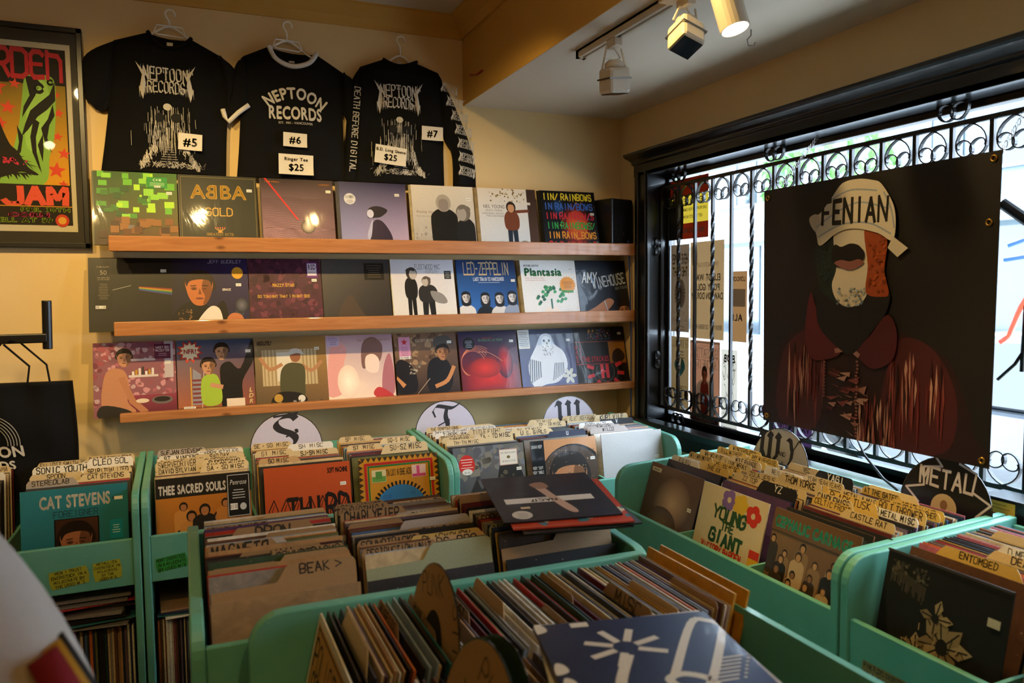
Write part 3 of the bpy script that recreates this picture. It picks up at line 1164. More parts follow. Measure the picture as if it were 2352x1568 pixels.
def cv_night(a):
    a.G(0, 0, 1, 1, '#15243a', '#0c1626', '#241a16', '#101d30')
    a.T('AMY', .1, .62, .17, '#c8d2de', font='s', al='L', wt=.16, fit=.28, jit=.02, shear=.2).T('WINEHOUSE', .3, .52, .17, '#b9c6d6', font='s', al='L', wt=.15, fit=.64, rot=8, jit=.02)
    a.T('BACK TO BLACK', .72, .49, .04, '#8a98aa', font='s', al='L', fit=.24, rot=8)
    a.B([(.02, .06), (.3, .2), (.55, .34), (.66, .28), (.5, .12), (.3, .0)], '#b07a5a').head(.84, .13, .11, '#b5805e', '#2a1a16', '#4a2a20')
    a.S([(.28, .74), (.3, .6)], .02, '#8fb6e0').S([(.48, .3), (.55, .02)], .014, '#b9d6f4')


def cv_pink(a):
    a.R(0, 0, 1, 1, '#8a5560')
    a.X(150, 0, .1, 1, 1, ['#a8606c', '#c48a92', '#7a3a48', '#b99aa0', '#9a4a58'], .015, .05, 7)
    a.R(.45, .74, .75, .77, '#cfc4c2').R(.42, .52, .78, .55, '#cfc4c2').R(.86, .5, .97, 1, '#b9aeb4').G(.4, 0, 1, .28, '#5a1f30', '#8a3a4c')
    for i in range(7):
        a.R(.46 + i * .04, .55, .488 + i * .04, .6 + .02 * (i % 4), ['#e0dcd4', '#b8892c', '#d8d0cc', '#3a3436'][i % 4])
    a.B([(.1, .12), (.12, .5), (.2, .64), (.36, .62), (.42, .44), (.4, .2), (.5, .06), (.3, .02)], '#b9805e').S([(.34, .5), (.46, .2), (.6, .06)], .08, '#b07655')
    a.B([(.06, 0), (.1, .16), (.38, .1), (.46, 0)], '#221e20').head(.37, .78, .1, '#bd8766', '#1a1214', '#5a3020')
    a.E(.82, .2, .13, .055, '#6a6260').E(.82, .21, .1, .035, '#241c1c').E(.58, .2, .08, .03, '#d8c8b0')
    a.R(.74, .76, .94, .96, '#5a1a3c').T('SWEET BOY', .84, .9, .03, '#d8c8d0', font='h', fit=.17).T('MALCOLM TODD', .84, .86, .028, '#d8c8d0', font='h', fit=.17).lines(.84, .83, .12, 2, .025, '#c0a0b0', .006).sticker(.9, .71)


def cv_flag(a):
    a.G(0, 0, 1, 1, '#a8603a', '#4a5f78', '#8a4a34', '#3a4a62')
    a.R(0, 0, 1, .06, '#3a2a22')
    a.P([(.18, .1), (.3, .1), (.3, .52), (.2, .6)], '#8a8a96')
    for i in range(6):
        a.R(.19, .12 + i * .06, .3, .15 + i * .06, '#7a3a3c')
    a.R(.165, .0, .18, .62, '#c99a3c').S([(.3, .0), (.34, .55)], .008, '#c8c4bc')
    a.B([(.58, .0), (.55, .4), (.56, .62), (.68, .68), (.82, .58), (.98, .98), (1, .7), (.84, .4), (.82, .1)], '#141316')
    a.R(.62, 0, .86, .16, '#d8c8b4')
    a.B([(.32, .1), (.3, .4), (.36, .5), (.5, .5), (.56, .3), (.54, .1)], '#9ab83c').head(.4, .62, .1, '#bd8a68', '#231714', '#5a3024').head(.58, .82, .1, '#c0906c', '#1f1512', '#5a3428')
    a.S([(.44, .36), (.56, .33)], .06, '#bd8a68')
    a.star(.17, .84, .17, '#c23a24', 11, .66).star(.17, .84, .13, '#e6d8b8', 11, .7).T('NFR!', .17, .81, .065, '#b8321c', fit=.16, bold=.05)
    for i, ch in enumerate('LDR'):
        a.T(ch, .94, .24 - i * .08, .06, '#e0c890', bold=.05, shear=.2)
    a.R(.07, .0, .22, .08, '#e4e4e0').T('PARENTAL', .145, .055, .018, '#111', fit=.13).R(.08, .025, .21, .05, '#111').T('ADVISORY', .145, .028, .018, '#eee', fit=.12).sticker(.93, .82)


def cv_room(a):
    a.G(0, 0, 1, 1, '#5a4a34', '#8a7654', '#6a5238', '#a07c44')
    a.R(.1, .3, .86, .82, '#b8a684').R(.3, .36, .5, .78, '#d0cabb')
    for i in range(4):
        a.R(.12 + i * .05, .3, .14 + i * .05, .82, '#9a8762').R(.66 + i * .05, .3, .68 + i * .05, .82, '#96825c')
    a.T('ABSOLUTELY', .04, .89, .06, '#120f0c', al='L', fit=.2, bold=.06)
    a.S([(.36, .6), (.2, .54), (.08, .7)], .05, '#a87a58', 4).S([(.66, .58), (.78, .5), (.92, .62)], .05, '#a87a58', 4)
    a.B([(.36, .1), (.34, .45), (.42, .6), (.56, .62), (.68, .56), (.68, .3), (.64, .1)], '#4a4a32').E(.56, .72, .075, .09, '#8a5a40').B([(.48, .74), (.5, .82), (.62, .82), (.68, .74), (.58, .76)], '#c8c4bc')
    a.B([(.2, .02), (.3, .2), (.6, .18), (.7, .06), (.5, 0)], '#1c1a1a').E(.3, .12, .06, .06, '#b08a3c').E(.62, .1, .05, .05, '#d0ccc4').X(30, 0, 0, 1, .08, ['#2a2a2e', '#6a5030', '#8a8a8e'], .01, .03).sticker(.87, .82)


def cv_blush(a):
    a.G(0, 0, 1, 1, '#f0dcc4', '#b99aa4', '#e6cbb8', '#a88a9a')
    a.B([(.0, .1), (.02, .6), (.12, .9), (.3, .8), (.24, .5), (.3, .2)], '#d89a94').B([(.52, .5), (.54, .86), (.7, .96), (.84, .84), (.8, .6), (.66, .54)], '#7a5a54').B([(.58, .46), (.58, .66), (.7, .7), (.78, .6), (.74, .42)], '#e6cfc0')
    a.B([(.8, .12), (.84, .5), (.95, .7), (1, .3), (.96, .08)], '#a86a72').B([(.66, .1), (.76, .2), (.98, .04), (.8, 0)], '#b83a3c').E(.3, .3, .16, .25, '#f8ecd8', '#e6cbb8')
    a.T('my bloody valentine', .97, .9, .045, '#8a6a50', al='R', fit=.5, font='b').R(.02, .84, .2, .98, '#b9a8c8').lines(.11, .96, .15, 4, .03, '#6a5a7a', .006)


def cv_brown(a):
    a.G(0, 0, 1, 1, '#1c1512', '#8a6a50', '#2a1c16', '#6a5040')
    a.X(60, 0, .5, .8, 1, ['#7a5c44', '#9a7a5a', '#5a4434'], .02, .06, 7)
    a.B([(0, .1), (.0, .52), (.14, .58), (.3, .4), (.3, .1)], '#171315').B([(.5, .08), (.5, .46), (.62, .6), (.82, .56), (.9, .3), (.8, .06)], '#151214').head(.76, .68, .11, '#a8744e', '#241a16', '#4a2a1c')
    a.B([(.62, .78), (.66, .92), (.86, .94), (.94, .8), (.78, .82)], '#4a4440')
    a.S([(.62, .16), (.8, .24), (.92, .44)], .06, '#c08250', 4).S([(.0, .3), (.1, .2)], .07, '#c08250').S([(.26, 0), (.52, .28)], .01, '#b9a080').X(20, .2, .36, .42, .6, ['#a89a86', '#6a5c4c'], .01, .03)
    a.T('elliott smith', .34, .86, .04, '#b9a890', al='L', fit=.28, font='h').R(.07, .6, .25, .94, '#c88aa8').star(.16, .86, .055, '#b8242c').lines(.16, .78, .14, 6, .024, '#7a4a64', .006).bars(.07, .6, .25, .64, 10).sticker(.88, .84)


def cv_redglow(a):
    a.G(0, 0, 1, 1, '#7a1a16', '#1c2040', '#5a1420', '#241c3a')
    a.E(.5, .22, .55, .38, '#c81f16', '#5a1826').E(.76, .5, .14, .28, '#b81c18', '#3a1a34').E(.42, .4, .26, .16, '#d02a1c', '#8a1a1c')
    for i in range(5):
        a.ring(.22 + .02 * i, .48, .2 + .02 * i, .006, '#d07a5a', 20 + 8 * i, 250 - 10 * i)
    a.S([(.3, .66), (.5, .64), (.72, .5)], .006, '#d08a6a', 5)
    a.E(.17, .8, .1, .1, '#0d0d10').lines(.17, .84, .13, 5, .025, '#b8b8c0', .006).T('Heaven or Las Vegas', .33, .83, .04, '#5a7a5a', al='L', fit=.42, shear=.3, font='h').T('COCTEAU TWINS', .4, .87, .022, '#b03a2c', al='L', fit=.18, bold=.03).sticker(.9, .82)


def cv_bird(a):
    a.G(0, 0, 1, 1, '#2a2a6a', '#3a4660', '#3a3a72', '#1c2438')
    a.B([(.2, .05), (.14, .4), (.3, .7), (.42, .9), (.58, .9), (.64, .74), (.8, .6), (.84, .34), (.66, .12), (.44, .08)], '#c4cad2')
    for i in range(6):
        a.S([(.18 + i * .035, .5 - .01 * i), (.14 + i * .04, .1 + .02 * i)], .02, '#4a5260').S([(.62 + i * .03, .42), (.56 + i * .04, .14 + .02 * i)], .016, '#5a6272')
    a.E(.5, .78, .09, .1, '#dfe2e4').E(.46, .8, .02, .022, '#2a2a2e').E(.55, .8, .02, .022, '#2a2a2e').P([(.49, .77), (.53, .77), (.51, .72)], '#8a7a4a')
    a.X(40, .42, .55, .62, .72, ['#5a6068', '#aab0b6'], .008, .016)
    for k in range(6):
        a.E(.86 + .07 * math.cos(k * PI / 3), .2 + .08 * math.sin(k * PI / 3), .06, .03, '#b9bcb4', rot=k * PI / 3)
    a.R(.0, .68, .2, .99, '#c8c8c4').lines(.1, .95, .16, 9, .03, '#555', .007).sticker(.9, .8)


def cv_grid(a):
    a.R(0, 0, 1, 1, '#14110f')
    a.X(70, .28, .78, .72, .97, ['#8a2c20', '#b8802c', '#2c5a6a', '#6a3a5a'], .008, .02, 4)
    a.S([(0, .75), (1, .75)], .008, '#a8482c').S([(.02, .37), (.98, .37)], .008, '#b0302c').S([(.12, .75), (.12, .37)], .008, '#b0302c')
    a.T('THE STROKES', .14, .41, .09, '#b8323c', al='L', fit=.5, bold=.04).T('ROOM ON FIRE', .07, .4, .05, '#b8323c', al='L', rot=90, fit=.3)
    a.R(.66, .38, .98, .74, '#8a5a1c').B([(.72, .4), (.74, .56), (.86, .62), (.96, .5), (.9, .4)], '#2a1c14')
    a.ring(.55, .24, .24, .03, '#3a3634', 150, 400).ring(.55, .24, .17, .02, '#4a4642', 150, 400)
    for k in range(7):
        th = rad(160 + k * 38)
        a.S([(.55 + .25 * math.cos(th), .24 + .2 * math.sin(th)), (.55 + .34 * math.cos(th), .24 + .27 * math.sin(th))], .06, '#c2323c')
    a.R(.46, .12, .52, .36, '#c2323c').R(.56, .12, .62, .36, '#c2323c').R(.46, .22, .62, .25, '#c2323c').sticker(.9, .88)


def cv_none(a):
    pass


ROWS = [
    [(-.165, cv_blocks, '#2d3a1c', 'green and brown block-patterned record at the left end of the top shelf', 'film', 5),
     (.158, cv_abba, '#20221b', 'black record with large gold capitals on the top shelf', 'film', 3),
     (.492, cv_mauve, '#3a2430', 'mauve striped record with a red diagonal line on the top shelf', 'print', 3),
     (.835, cv_navy, '#2a2a52', 'navy record with a crouching dark figure on the top shelf', 'print', 6),
     (1.177, cv_pale2, '#c8c0b0', 'pale record with a man and a woman in black on the top shelf', 'print', 4),
     (1.515, cv_winter, '#b8ac9c', 'snowy pale record with one standing figure and a brown edge on the top shelf', 'print', 5),
     (1.86, cv_lines, '#0c0a0c', 'black record with six rows of coloured capitals beside the speaker', 'print', 5)],
    [(-.2, cv_dark, '#141311', 'dark record with a text strip and coloured bars, left end of the middle shelf', 'film', 1),
     (.11, cv_singer, '#1c1620', 'purple-black record with a dark-haired singer and a microphone on the middle shelf', 'film', 1),
     (.428, cv_maroon, '#4a2436', 'maroon damask record with gold title lettering on the middle shelf', 'print', 1),
     (.747, cv_grey, '#3a3634', 'dark grey record with a faint brown figure on the middle shelf', 'print', 2),
     (1.07, cv_white2, '#d8d2b8', 'white record with two figures in black on the middle shelf', 'print', 2),
     (1.40, cv_blue4, '#16305e', 'blue record with four long-haired heads on the middle shelf', 'print', 2),
     (1.745, cv_plant, '#d9d6cc', 'white record with a leafy plant and orange starburst on the middle shelf', 'print', 6),
     (2.062, cv_night, '#101d30', 'dark blue record with slanted white capitals, right end of the middle shelf', 'film', 2)],
    [(-.197, cv_pink, '#8a5560', 'pink kitchen record with a bare-shouldered figure, left end of the lowest shelf', 'print', 1),
     (.122, cv_flag, '#3a4a62', 'record with a couple under a blue and orange sky on the lowest shelf', 'print', 1),
     (.441, cv_room, '#6a5a3c', 'tan record with a person in an olive vest spreading both arms on the lowest shelf', 'film', 1),
     (.757, cv_blush, '#d8bcb0', 'blush pink overexposed record on the lowest shelf', 'print', 1),
     (1.08, cv_brown, '#3a2c24', 'brown record with two people in black and a pink barcode sticker on the lowest shelf', 'film', 1),
     (1.405, cv_redglow, '#3a1a24', 'record with a red glow on dark navy on the lowest shelf', 'film', 1),
     (1.728, cv_bird, '#2a2f4a', 'blue record with a white owl-like bird and a lily on the lowest shelf', 'film', 1),
     (2.042, cv_grid, '#14110f', 'black record with red bars and an ochre panel, right end of the lowest shelf', 'film', 1)],
]
rs = random.Random(11)
for ri, row in enumerate(ROWS):
    z = SH[ri][0]
    tilt = rad((12.5, 14, 14)[ri])
    for (x, art, col, lab, mat, nst) in row:
        y = 3.57
        roll = rad(rs.uniform(-.5, .5))
        record(lab, (x, y, z + .001), (-tilt, roll * 0, rad(rs.uniform(-.4, .4))), col, 'face-out records on the wall shelves', art, mat)
        for k in range(1, nst):
            record('spare copy tucked behind the ' + short(lab), (x - .0022 * k * (1 if ri == 0 else .5), y + .0062 * k, z + .001), (-tilt, 0, 0), col, 'spare copies behind the ' + short(lab))

# ---- loudspeaker
sp = tag(empty('loudspeaker', (2.115, 3.615, 1.746), (0, 0, rad(16))), 'small black loudspeaker with a blue light at the right end of the top shelf', 'speaker')
cab_ = MB().box(-.078, .078, -.075, .085, 0, .27).build('cabinet', 'blackplastic', sp, bevel=.008)
MB().box(-.07, .07, -.082, -.075, .012, .262).build('grille_cloth', 'cotton', cab_, bevel=.002)
MB().box(.02, .045, -.0845, -.082, .018, .022).build('power_light', 'led', cab_)
MB().prism([(-.006, .08), (.006, .08), (.004, .096), (-.004, .096)], -.0835, -.082, 'y').build('badge', 'steel', cab_)


# ================================================================== shirts
def bulge(cx, hw, amp=.03, sd=0):
    def f(x, z):
        q = max(0, 1 - ((x - cx) / hw) ** 2)
        wv = .006 * math.sin(x * 31 + z * 9 + sd) * math.sin(z * 11 + sd * 2) + .004 * math.sin(z * 43 - x * 17 + sd)
        return -amp * q ** .7 + wv * min(1, q * 3 + .2)
    return f


def cloth(left, right, f, y0, n=22, m=18, back=.008):
    """closed two-sided cloth between two edge curves given as (x,z) lists"""
    L_, R_ = spline(left, 6, False), spline(right, 6, False)

    def at(c, t):
        k = t * (len(c) - 1)
        i = min(int(k), len(c) - 2)
        q = k - i
        return (c[i][0] * (1 - q) + c[i + 1][0] * q, c[i][1] * (1 - q) + c[i + 1][1] * q)
    vs, fs = [], []
    for s_ in (0, 1):
        for j in range(n + 1):
            a, b = at(L_, j / n), at(R_, j / n)
            for i in range(m + 1):
                t = i / m
                x, z = a[0] * (1 - t) + b[0] * t, a[1] * (1 - t) + b[1] * t
                edge = min(t, 1 - t) * 2
                vs.append((x, y0 + (f(x, z) * min(1, edge * 2.5) if s_ == 0 else back), z))
    N = (n + 1) * (m + 1)
    for j in range(n):
        for i in range(m):
            k = j * (m + 1) + i
            fs.append((k, k + m + 1, k + m + 2, k + 1))
            fs.append((N + k, N + k + 1, N + k + m + 2, N + k + m + 1))
    for j in range(n):
        for i in (0, m):
            k = j * (m + 1) + i
            fs.append((k, N + k, N + k + m + 1, k + m + 1))
    for j in (0, n):
        for i in range(m):
            k = j * (m + 1) + i
            fs.append((k, k + 1, N + k + 1, N + k))
    return MB().add(vs, fs)


def rel(pts, o):
    return [(x - o[0], z - o[1]) for x, z in pts]


def hanger(label, o, half, hook, wide, mat='hanger'):
    """plastic hanger; o = (x, z) of the hook top"""
    t = tag(empty('clothes_hanger', (o[0], 3.685, o[1])), label, 'hanger', 'white plastic hangers')
    hk = [(.022, -.022), (.02, -.006), (.008, .004), (-.008, .001), (-.016, -.012), (-.012, -.028), (-.002, -.044), (0, -hook)]
    MB().tube([(a, 0, b) for a, b in spline(hk, 4, False)], .0042, 7).build('hook', mat, t, smooth=True)
    arms = [(-half - .12, -hook - .105), (-half, -hook - .045), (0, -hook), (half, -hook - .05), (half + .11, -hook - .11)]
    MB().tube([(a, .004, b) for a, b in spline(arms, 4, False)], .0045, 7).build('arms', mat, t, smooth=True)
    if wide:
        lp = [(-.062, -hook - .028), (-.05, -hook + .002), (.05, -hook - .002), (.062, -hook - .034), (.05, -hook - .044), (-.05, -hook - .038)]
        MB().tube([(a, -.004, b) for a, b in lp], .0038, 6, closed=True).build('crossbar', mat, t, smooth=True)
    return t


def spiky_logo(a, u, v, wd, ht, col='#c9c4bc'):
    """jagged two-line band logo"""
    a.T('NEPTOON', u, v + ht * .55, ht * .42, col, font='k', fit=wd * .84, jit=.03)
    a.T('RECORDS', u, v + ht * .12, ht * .38, col, font='k', fit=wd * .7, jit=.03)
    r = a.r
    for i in range(34):
        t = i / 33
        x = u - wd / 2 + wd * t
        d = abs(t - .5) * 2
        top = v + ht * (.86 + .14 * d)
        bot = v + ht * (.16 - .3 * d + .1 * r.random())
        if i % 2:
            a.P([(x - .006, v + ht * .8), (x + .006, v + ht * .8), (x + r.uniform(-.01, .01), top + ht * r.uniform(.02, .14))], col)
        a.P([(x - .006, v + ht * (.3 if d > .5 else .15)), (x + .006, v + ht * (.3 if d > .5 else .15)), (x + r.uniform(-.008, .008), bot)], col)
    for q in (-1, 1):
        a.P([(u + q * wd * .42, v + ht * .9), (u + q * wd * .5, v + ht * .2), (u + q * wd * .44, v - ht * .15), (u + q * wd * .38, v + ht * .4)], col)
        a.P([(u + q * wd * .36, v + ht * .7), (u + q * wd * .56, v + ht * 1.12), (u + q * wd * .42, v + ht * .6)], col)


def cliff_art(a, u, v, wd, ht, col='#c9c5bc', col2='#8a867f'):
    """ink drawing: a pale skull-shaped cliff with waterfalls, rocks and a walker on steps"""
    r = a.r
    a.E(u, v + ht * .9, wd * .06, ht * .05, col)
    for i in range(170):
        x = u + r.gauss(0, wd * .15)
        z0 = v + ht * r.uniform(.36, .92)
        a.S([(x, z0), (x + r.uniform(-.006, .006), z0 - ht * r.uniform(.08, .26))], .0055, r.choice([col, col2]))
    for q in (-1, 1):
        a.E(u + q * wd * .12, v + ht * .74, wd * .075, ht * .07, '#0b0b0d')
        for i in range(60):
            t = r.random()
            x = u + q * wd * (.18 + .26 * t)
            z0 = v + ht * (.48 * (1 - t) ** 1.4 + .06) * r.uniform(.6, 1.15)
            a.S([(x, z0), (x + r.uniform(-.02, .02), z0 - ht * .06), (x + r.uniform(-.03, .03), z0 - ht * .1)], .008, r.choice([col, col2]))
    a.P([(u, v + ht * .7), (u - wd * .03, v + ht * .6), (u + wd * .03, v + ht * .6)], '#0b0b0d')
    for i in range(7):
        a.R(u - wd * (.05 + .014 * i), v + ht * (.3 - .035 * i), u + wd * (.05 + .014 * i), v + ht * (.312 - .035 * i), col2)
    for i in range(110):
        x = u + r.gauss(0, wd * .25)
        a.S([(x, v + ht * r.uniform(0, .1)), (x + r.uniform(.02, .06), v + ht * r.uniform(0, .1))], .004, r.choice([col, col2]))
    a.B([(u - wd * .03, v + ht * .04), (u - wd * .035, v + ht * .18), (u, v + ht * .26), (u + wd * .035, v + ht * .18), (u + wd * .03, v + ht * .04)], '#0b0b0d')


def print_on(t, o, cx, cz, wd, ht, f, draw, name='chest_print', off=.006, mat='matte'):
    """flat print centred at (cx, bottom cz) that follows the cloth"""
    a = Art(wd, ht, off, warp=lambda x, z: f(x + cx - o[0] + o[0], z + cz), seed=hash_(name) + int(cx * 100))
    draw(a)
    return a.build(name, mat, t, (cx - o[0], 0, cz - o[1]))


def shirt(label, o, bodyL, bodyR, neck, sleeves, cx, hw, ring=False, sd=0):
    t = tag(empty('t_shirt' if len(sleeves[0]) == 5 and not label.count('long') else 'long_sleeved_shirt', (o[0], 3.685, o[1])), label, 'shirt', 'shirts hung above the shelves')
    fw_ = bulge(cx, hw, .024, sd)

    def f(x, z):
        return fw_(x + o[0], z + o[1])
    # torso: rows follow the neckline at the top
    L_ = rel(bodyL, o)
    R_ = rel(bodyR, o)
    mb = cloth([L_[1]] + L_[2:], [R_[1]] + R_[2:], f, 0)
    torso = mb.build('torso', 'cotton', t, smooth=True)
    nk = rel(neck, o)
    up = MB()
    ns = spline(nk, 5, False)
    top = len(ns)
    sh = [(L_[1][0] + (R_[1][0] - L_[1][0]) * i / (top - 1), L_[1][1] + (R_[1][1] - L_[1][1]) * i / (top - 1)) for i in range(top)]
    # yoke between shoulder line and neckline
    K = 6
    vs, fs = [], []
    for s_ in (0, 1):
        for i in range(top):
            for j in range(K + 1):
                q = j / K
                x, z = sh[i][0] * (1 - q) + ns[i][0] * q, sh[i][1] * (1 - q) + ns[i][1] * q
                vs.append((x, f(x, z) * min(1, 3 * min(i, top - 1 - i) / top) if s_ == 0 else .008, z))
    NN = top * (K + 1)
    for i in range(top - 1):
        for j in range(K):
            k = i * (K + 1) + j
            fs.append((k, k + K + 1, k + K + 2, k + 1))
            fs.append((NN + k, NN + k + 1, NN + k + K + 2, NN + k + K + 1))
        k = i * (K + 1) + K
        fs.append((k, k + K + 1, NN + k + K + 1, NN + k))
    up.add(vs, fs).build('yoke', 'cotton', t, smooth=True)
    # inside back of the neck
    MB().prism([(nk[0][0], nk[0][1])] + [(nk[0][0] + (nk[-1][0] - nk[0][0]) * q, nk[0][1] + (nk[-1][1] - nk[0][1]) * q - .012 * math.sin(q * PI)) for q in (.25, .5, .75)] + [(nk[-1][0], nk[-1][1]), (nk[3][0], nk[3][1] - .01), (nk[2][0], nk[2][1] - .012), (nk[1][0], nk[1][1] - .01)], .009, .012, 'y').build('neck_back', 'cotton', t)
    collar = MB().tube([(x, f(x, z) - .001, z) for x, z in ns], .008 if not ring else .011, 7).build('collar', 'ringer' if ring else 'cotton', t, smooth=True)
    lx, lz = nk[2][0], nk[2][1]
    MB().box(lx - .012, lx + .012, .004, .0085, lz + .004, lz + .03).build('neck_label', 'ringer', collar)
    for s_ in sleeves:
        p = rel(s_, o)
        ff = bulge(sum(q[0] for q in p) / len(p), .09, .022, sd + 3)
        if len(p) == 5:
            mb = cloth([p[0], p[1], p[2]], [p[0], p[4], p[3]], ff, .004, 14, 8)
        else:
            mb = cloth([p[0], p[1], p[2], p[3]], [p[0], p[6], p[5], p[4]], ff, .004, 18, 8)
        mb.build('sleeve', 'cotton', t, smooth=True)
    return torso, f, t


def sign(label, x, z, wd, ht, rows, y=-.043, rot=0, sd=0):
    t = tag(empty('paper_sign', (x, 3.685 + y, z - ht / 2), (0, rad(rot), 0)), label, 'sign', 'price signs pinned to the shirts')
    vs, fs = [], []
    n = 6
    for k in (0, .0008):
        for j in range(n + 1):
            for i in range(n + 1):
                u, v = i / n, j / n
                cur = .012 * max(0, (u - .7)) * max(0, .4 - v) * 6
                vs.append(((u - .5) * wd, k - cur, v * ht))
    N = (n + 1) ** 2
    for j in range(n):
        for i in range(n):
            q = j * (n + 1) + i
            fs += [(q, q + 1, q + n + 2, q + n + 1), (N + q, N + q + n + 1, N + q + n + 2, N + q + 1)]
    mb = MB().add(vs, fs, hx('#d6d1c6'))
    sheet = mb.build('sheet', 'card', t)
    a = Art(wd, ht, .0012, warp=lambda x, z: -.012 * max(0, (x / wd + .5 - .7)) * max(0, .4 - z / ht) * 6)
    for s_, v, h, ft in rows:
        a.T(s_, .5, v, h, '#141414', bold=.045, fit=ft)
    a.build('lettering', 'card', sheet)
    return t


o1 = (-.012, 2.748)
t1, f1, _r1 = shirt('black short-sleeved shirt with jagged logo and cliff drawing, nearest the framed poster', o1,
               [(-.099, 2.648), (-.225, 2.602), (-.257, 2.335), (-.277, 2.186), (-.296, 2.062)],
               [(.073, 2.636), (.185, 2.58), (.208, 2.368), (.201, 2.218), (.194, 2.062)],
               [(-.099, 2.648), (-.064, 2.598), (-.014, 2.586), (.037, 2.602), (.073, 2.636)],
               [[(-.225, 2.602), (-.343, 2.52), (-.343, 2.353), (-.305, 2.312), (-.257, 2.335)], [(.185, 2.58), (.247, 2.521), (.223, 2.388), (.203, 2.34), (.198, 2.442)]], -.035, .25, sd=1)
a = Art(.29, .45, .006, warp=lambda x, z: f1(x - .033 - o1[0], z + 2.07 - o1[1]), seed=5)
spiky_logo(a, .5, .69, .72, .27)
a.build('logo_print', 'matte', t1, (-.033 - o1[0], 0, 2.07 - o1[1]))
a = Art(.29, .45, .006, warp=lambda x, z: f1(x - .033 - o1[0], z + 2.07 - o1[1]), seed=5)
a.EPS = .00001
cliff_art(a, .5, .02, .95, .64)
a.build('drawing_print', 'matte', t1, (-.033 - o1[0], 0, 2.07 - o1[1]))
sign('white paper sign reading #5 on the shirt nearest the poster', .05, 2.193, .095, .07, [('#5', .25, .5, .7)], -.046, 3)

o2 = (.473, 2.757)
t2, f2, r2_ = shirt('black ringer shirt with white collar, white cuff and arched white lettering', o2,
               [(.391, 2.643), (.283, 2.59), (.262, 2.316), (.252, 2.183), (.24, 2.062)],
               [(.6, 2.63), (.721, 2.558), (.715, 2.35), (.718, 2.211), (.719, 2.062)],
               [(.391, 2.643), (.421, 2.586), (.491, 2.561), (.564, 2.582), (.6, 2.63)],
               [[(.283, 2.59), (.246, 2.54), (.189, 2.348), (.211, 2.293), (.3, 2.376)], [(.721, 2.558), (.77, 2.523), (.76, 2.374), (.735, 2.342), (.713, 2.409)]], .49, .25, True, sd=2)
MB().tube([(x - o2[0], -.02, z - o2[1]) for x, z in [(.189, 2.348), (.196, 2.318), (.211, 2.295), (.255, 2.34), (.298, 2.374)]], .011, 7).build('cuff', 'ringer', r2_, smooth=True)
a = Art(.3, .3, .006, warp=lambda x, z: f2(x + .497 - o2[0], z + 2.28 - o2[1]), seed=6)
a.T('NEPTOON', .5, .45, .17, '#c9c4ba', arc=.62, bold=.05, sp=.04, sx=.7)
a.T('RECORDS', .5, .15, .19, '#c9c4ba', fit=.78, bold=.05)
a.T('EST. 1981 - VANCOUVER', .5, .075, .035, '#b9b4aa', fit=.5, bold=.03)
a.build('chest_print', 'matte', t2, (.497 - o2[0], 0, 2.28 - o2[1]))
sign('white paper sign reading #6 on the ringer shirt', .489, 2.23, .104, .062, [('#6', .25, .52, .7)], -.046, 2)
sign('larger white paper sign reading $25 under the #6 sign', .49, 2.12, .152, .09, [('Ringer Tee', .68, .17, .8), ('$25', .2, .34, .7)], -.049, 1)

o3 = (.996, 2.753)
t3, f3, r3_ = shirt('black long-sleeved shirt with lettered sleeves and cliff drawing, nearest the beam', o3,
               [(.906, 2.638), (.802, 2.596), (.773, 2.375), (.773, 2.235), (.765, 2.062)],
               [(1.071, 2.639), (1.184, 2.603), (1.206, 2.346), (1.204, 2.22), (1.206, 2.062)],
               [(.906, 2.638), (.947, 2.617), (.989, 2.612), (1.032, 2.622), (1.071, 2.639)],
               [[(.802, 2.596), (.752, 2.5), (.73, 2.3), (.709, 2.062), (.77, 2.062), (.775, 2.2), (.777, 2.395)],
                [(1.184, 2.603), (1.253, 2.485), (1.358, 2.229), (1.374, 2.062), (1.255, 2.062), (1.251, 2.222), (1.205, 2.325)]], .99, .24, sd=3)
a = Art(.29, .45, .006, warp=lambda x, z: f3(x + .978 - o3[0], z + 2.09 - o3[1]), seed=7)
spiky_logo(a, .5, .69, .72, .27)
a.build('logo_print', 'matte', t3, (.978 - o3[0], 0, 2.09 - o3[1]))
a = Art(.29, .45, .006, warp=lambda x, z: f3(x + .978 - o3[0], z + 2.09 - o3[1]), seed=7)
a.EPS = .00001
cliff_art(a, .5, .02, .95, .64)
a.build('drawing_print', 'matte', t3, (.978 - o3[0], 0, 2.09 - o3[1]))
a = Art(.4, .05, .03, seed=8)
a.T('death before digital', .5, .2, .62, '#b9b4aa', font='k', fit=.98)
a.build('sleeve_print', 'matte', r3_, (.742 - o3[0], 0, 2.30 - o3[1]), (0, rad(95), 0))
for k in range(7):
    a = Art(.1, .055, .031, seed=20 + k)
    spiky_logo(a, .5, .05, .85, .85, '#c4c0b8')
    x = 1.225 + .085 * math.sin(min(1, k / 5) * PI / 2)
    a.build('sleeve_print', 'matte', r3_, (x - o3[0], 0, 2.50 - k * .066 - o3[1]), (0, rad(12), 0))
sign('white paper sign reading #7 on the long-sleeved shirt', 1.136, 2.303, .106, .066, [('#7', .25, .5, .7)], -.042, 1)
sign('tilted white paper sign reading $25 on the long-sleeved shirt', .922, 2.186, .15, .085, [('B.D. Long Sleeve', .68, .17, .94), ('$25', .22, .34, .55)], -.05, 6)
hanger('white hanger with a crossbar holding the shirt nearest the poster', o1, .085, .066, True)
hanger('white hanger with a crossbar holding the ringer shirt', o2, .085, .08, True)
hanger('plain white hanger holding the long-sleeved shirt', o3, .075, .085, False)

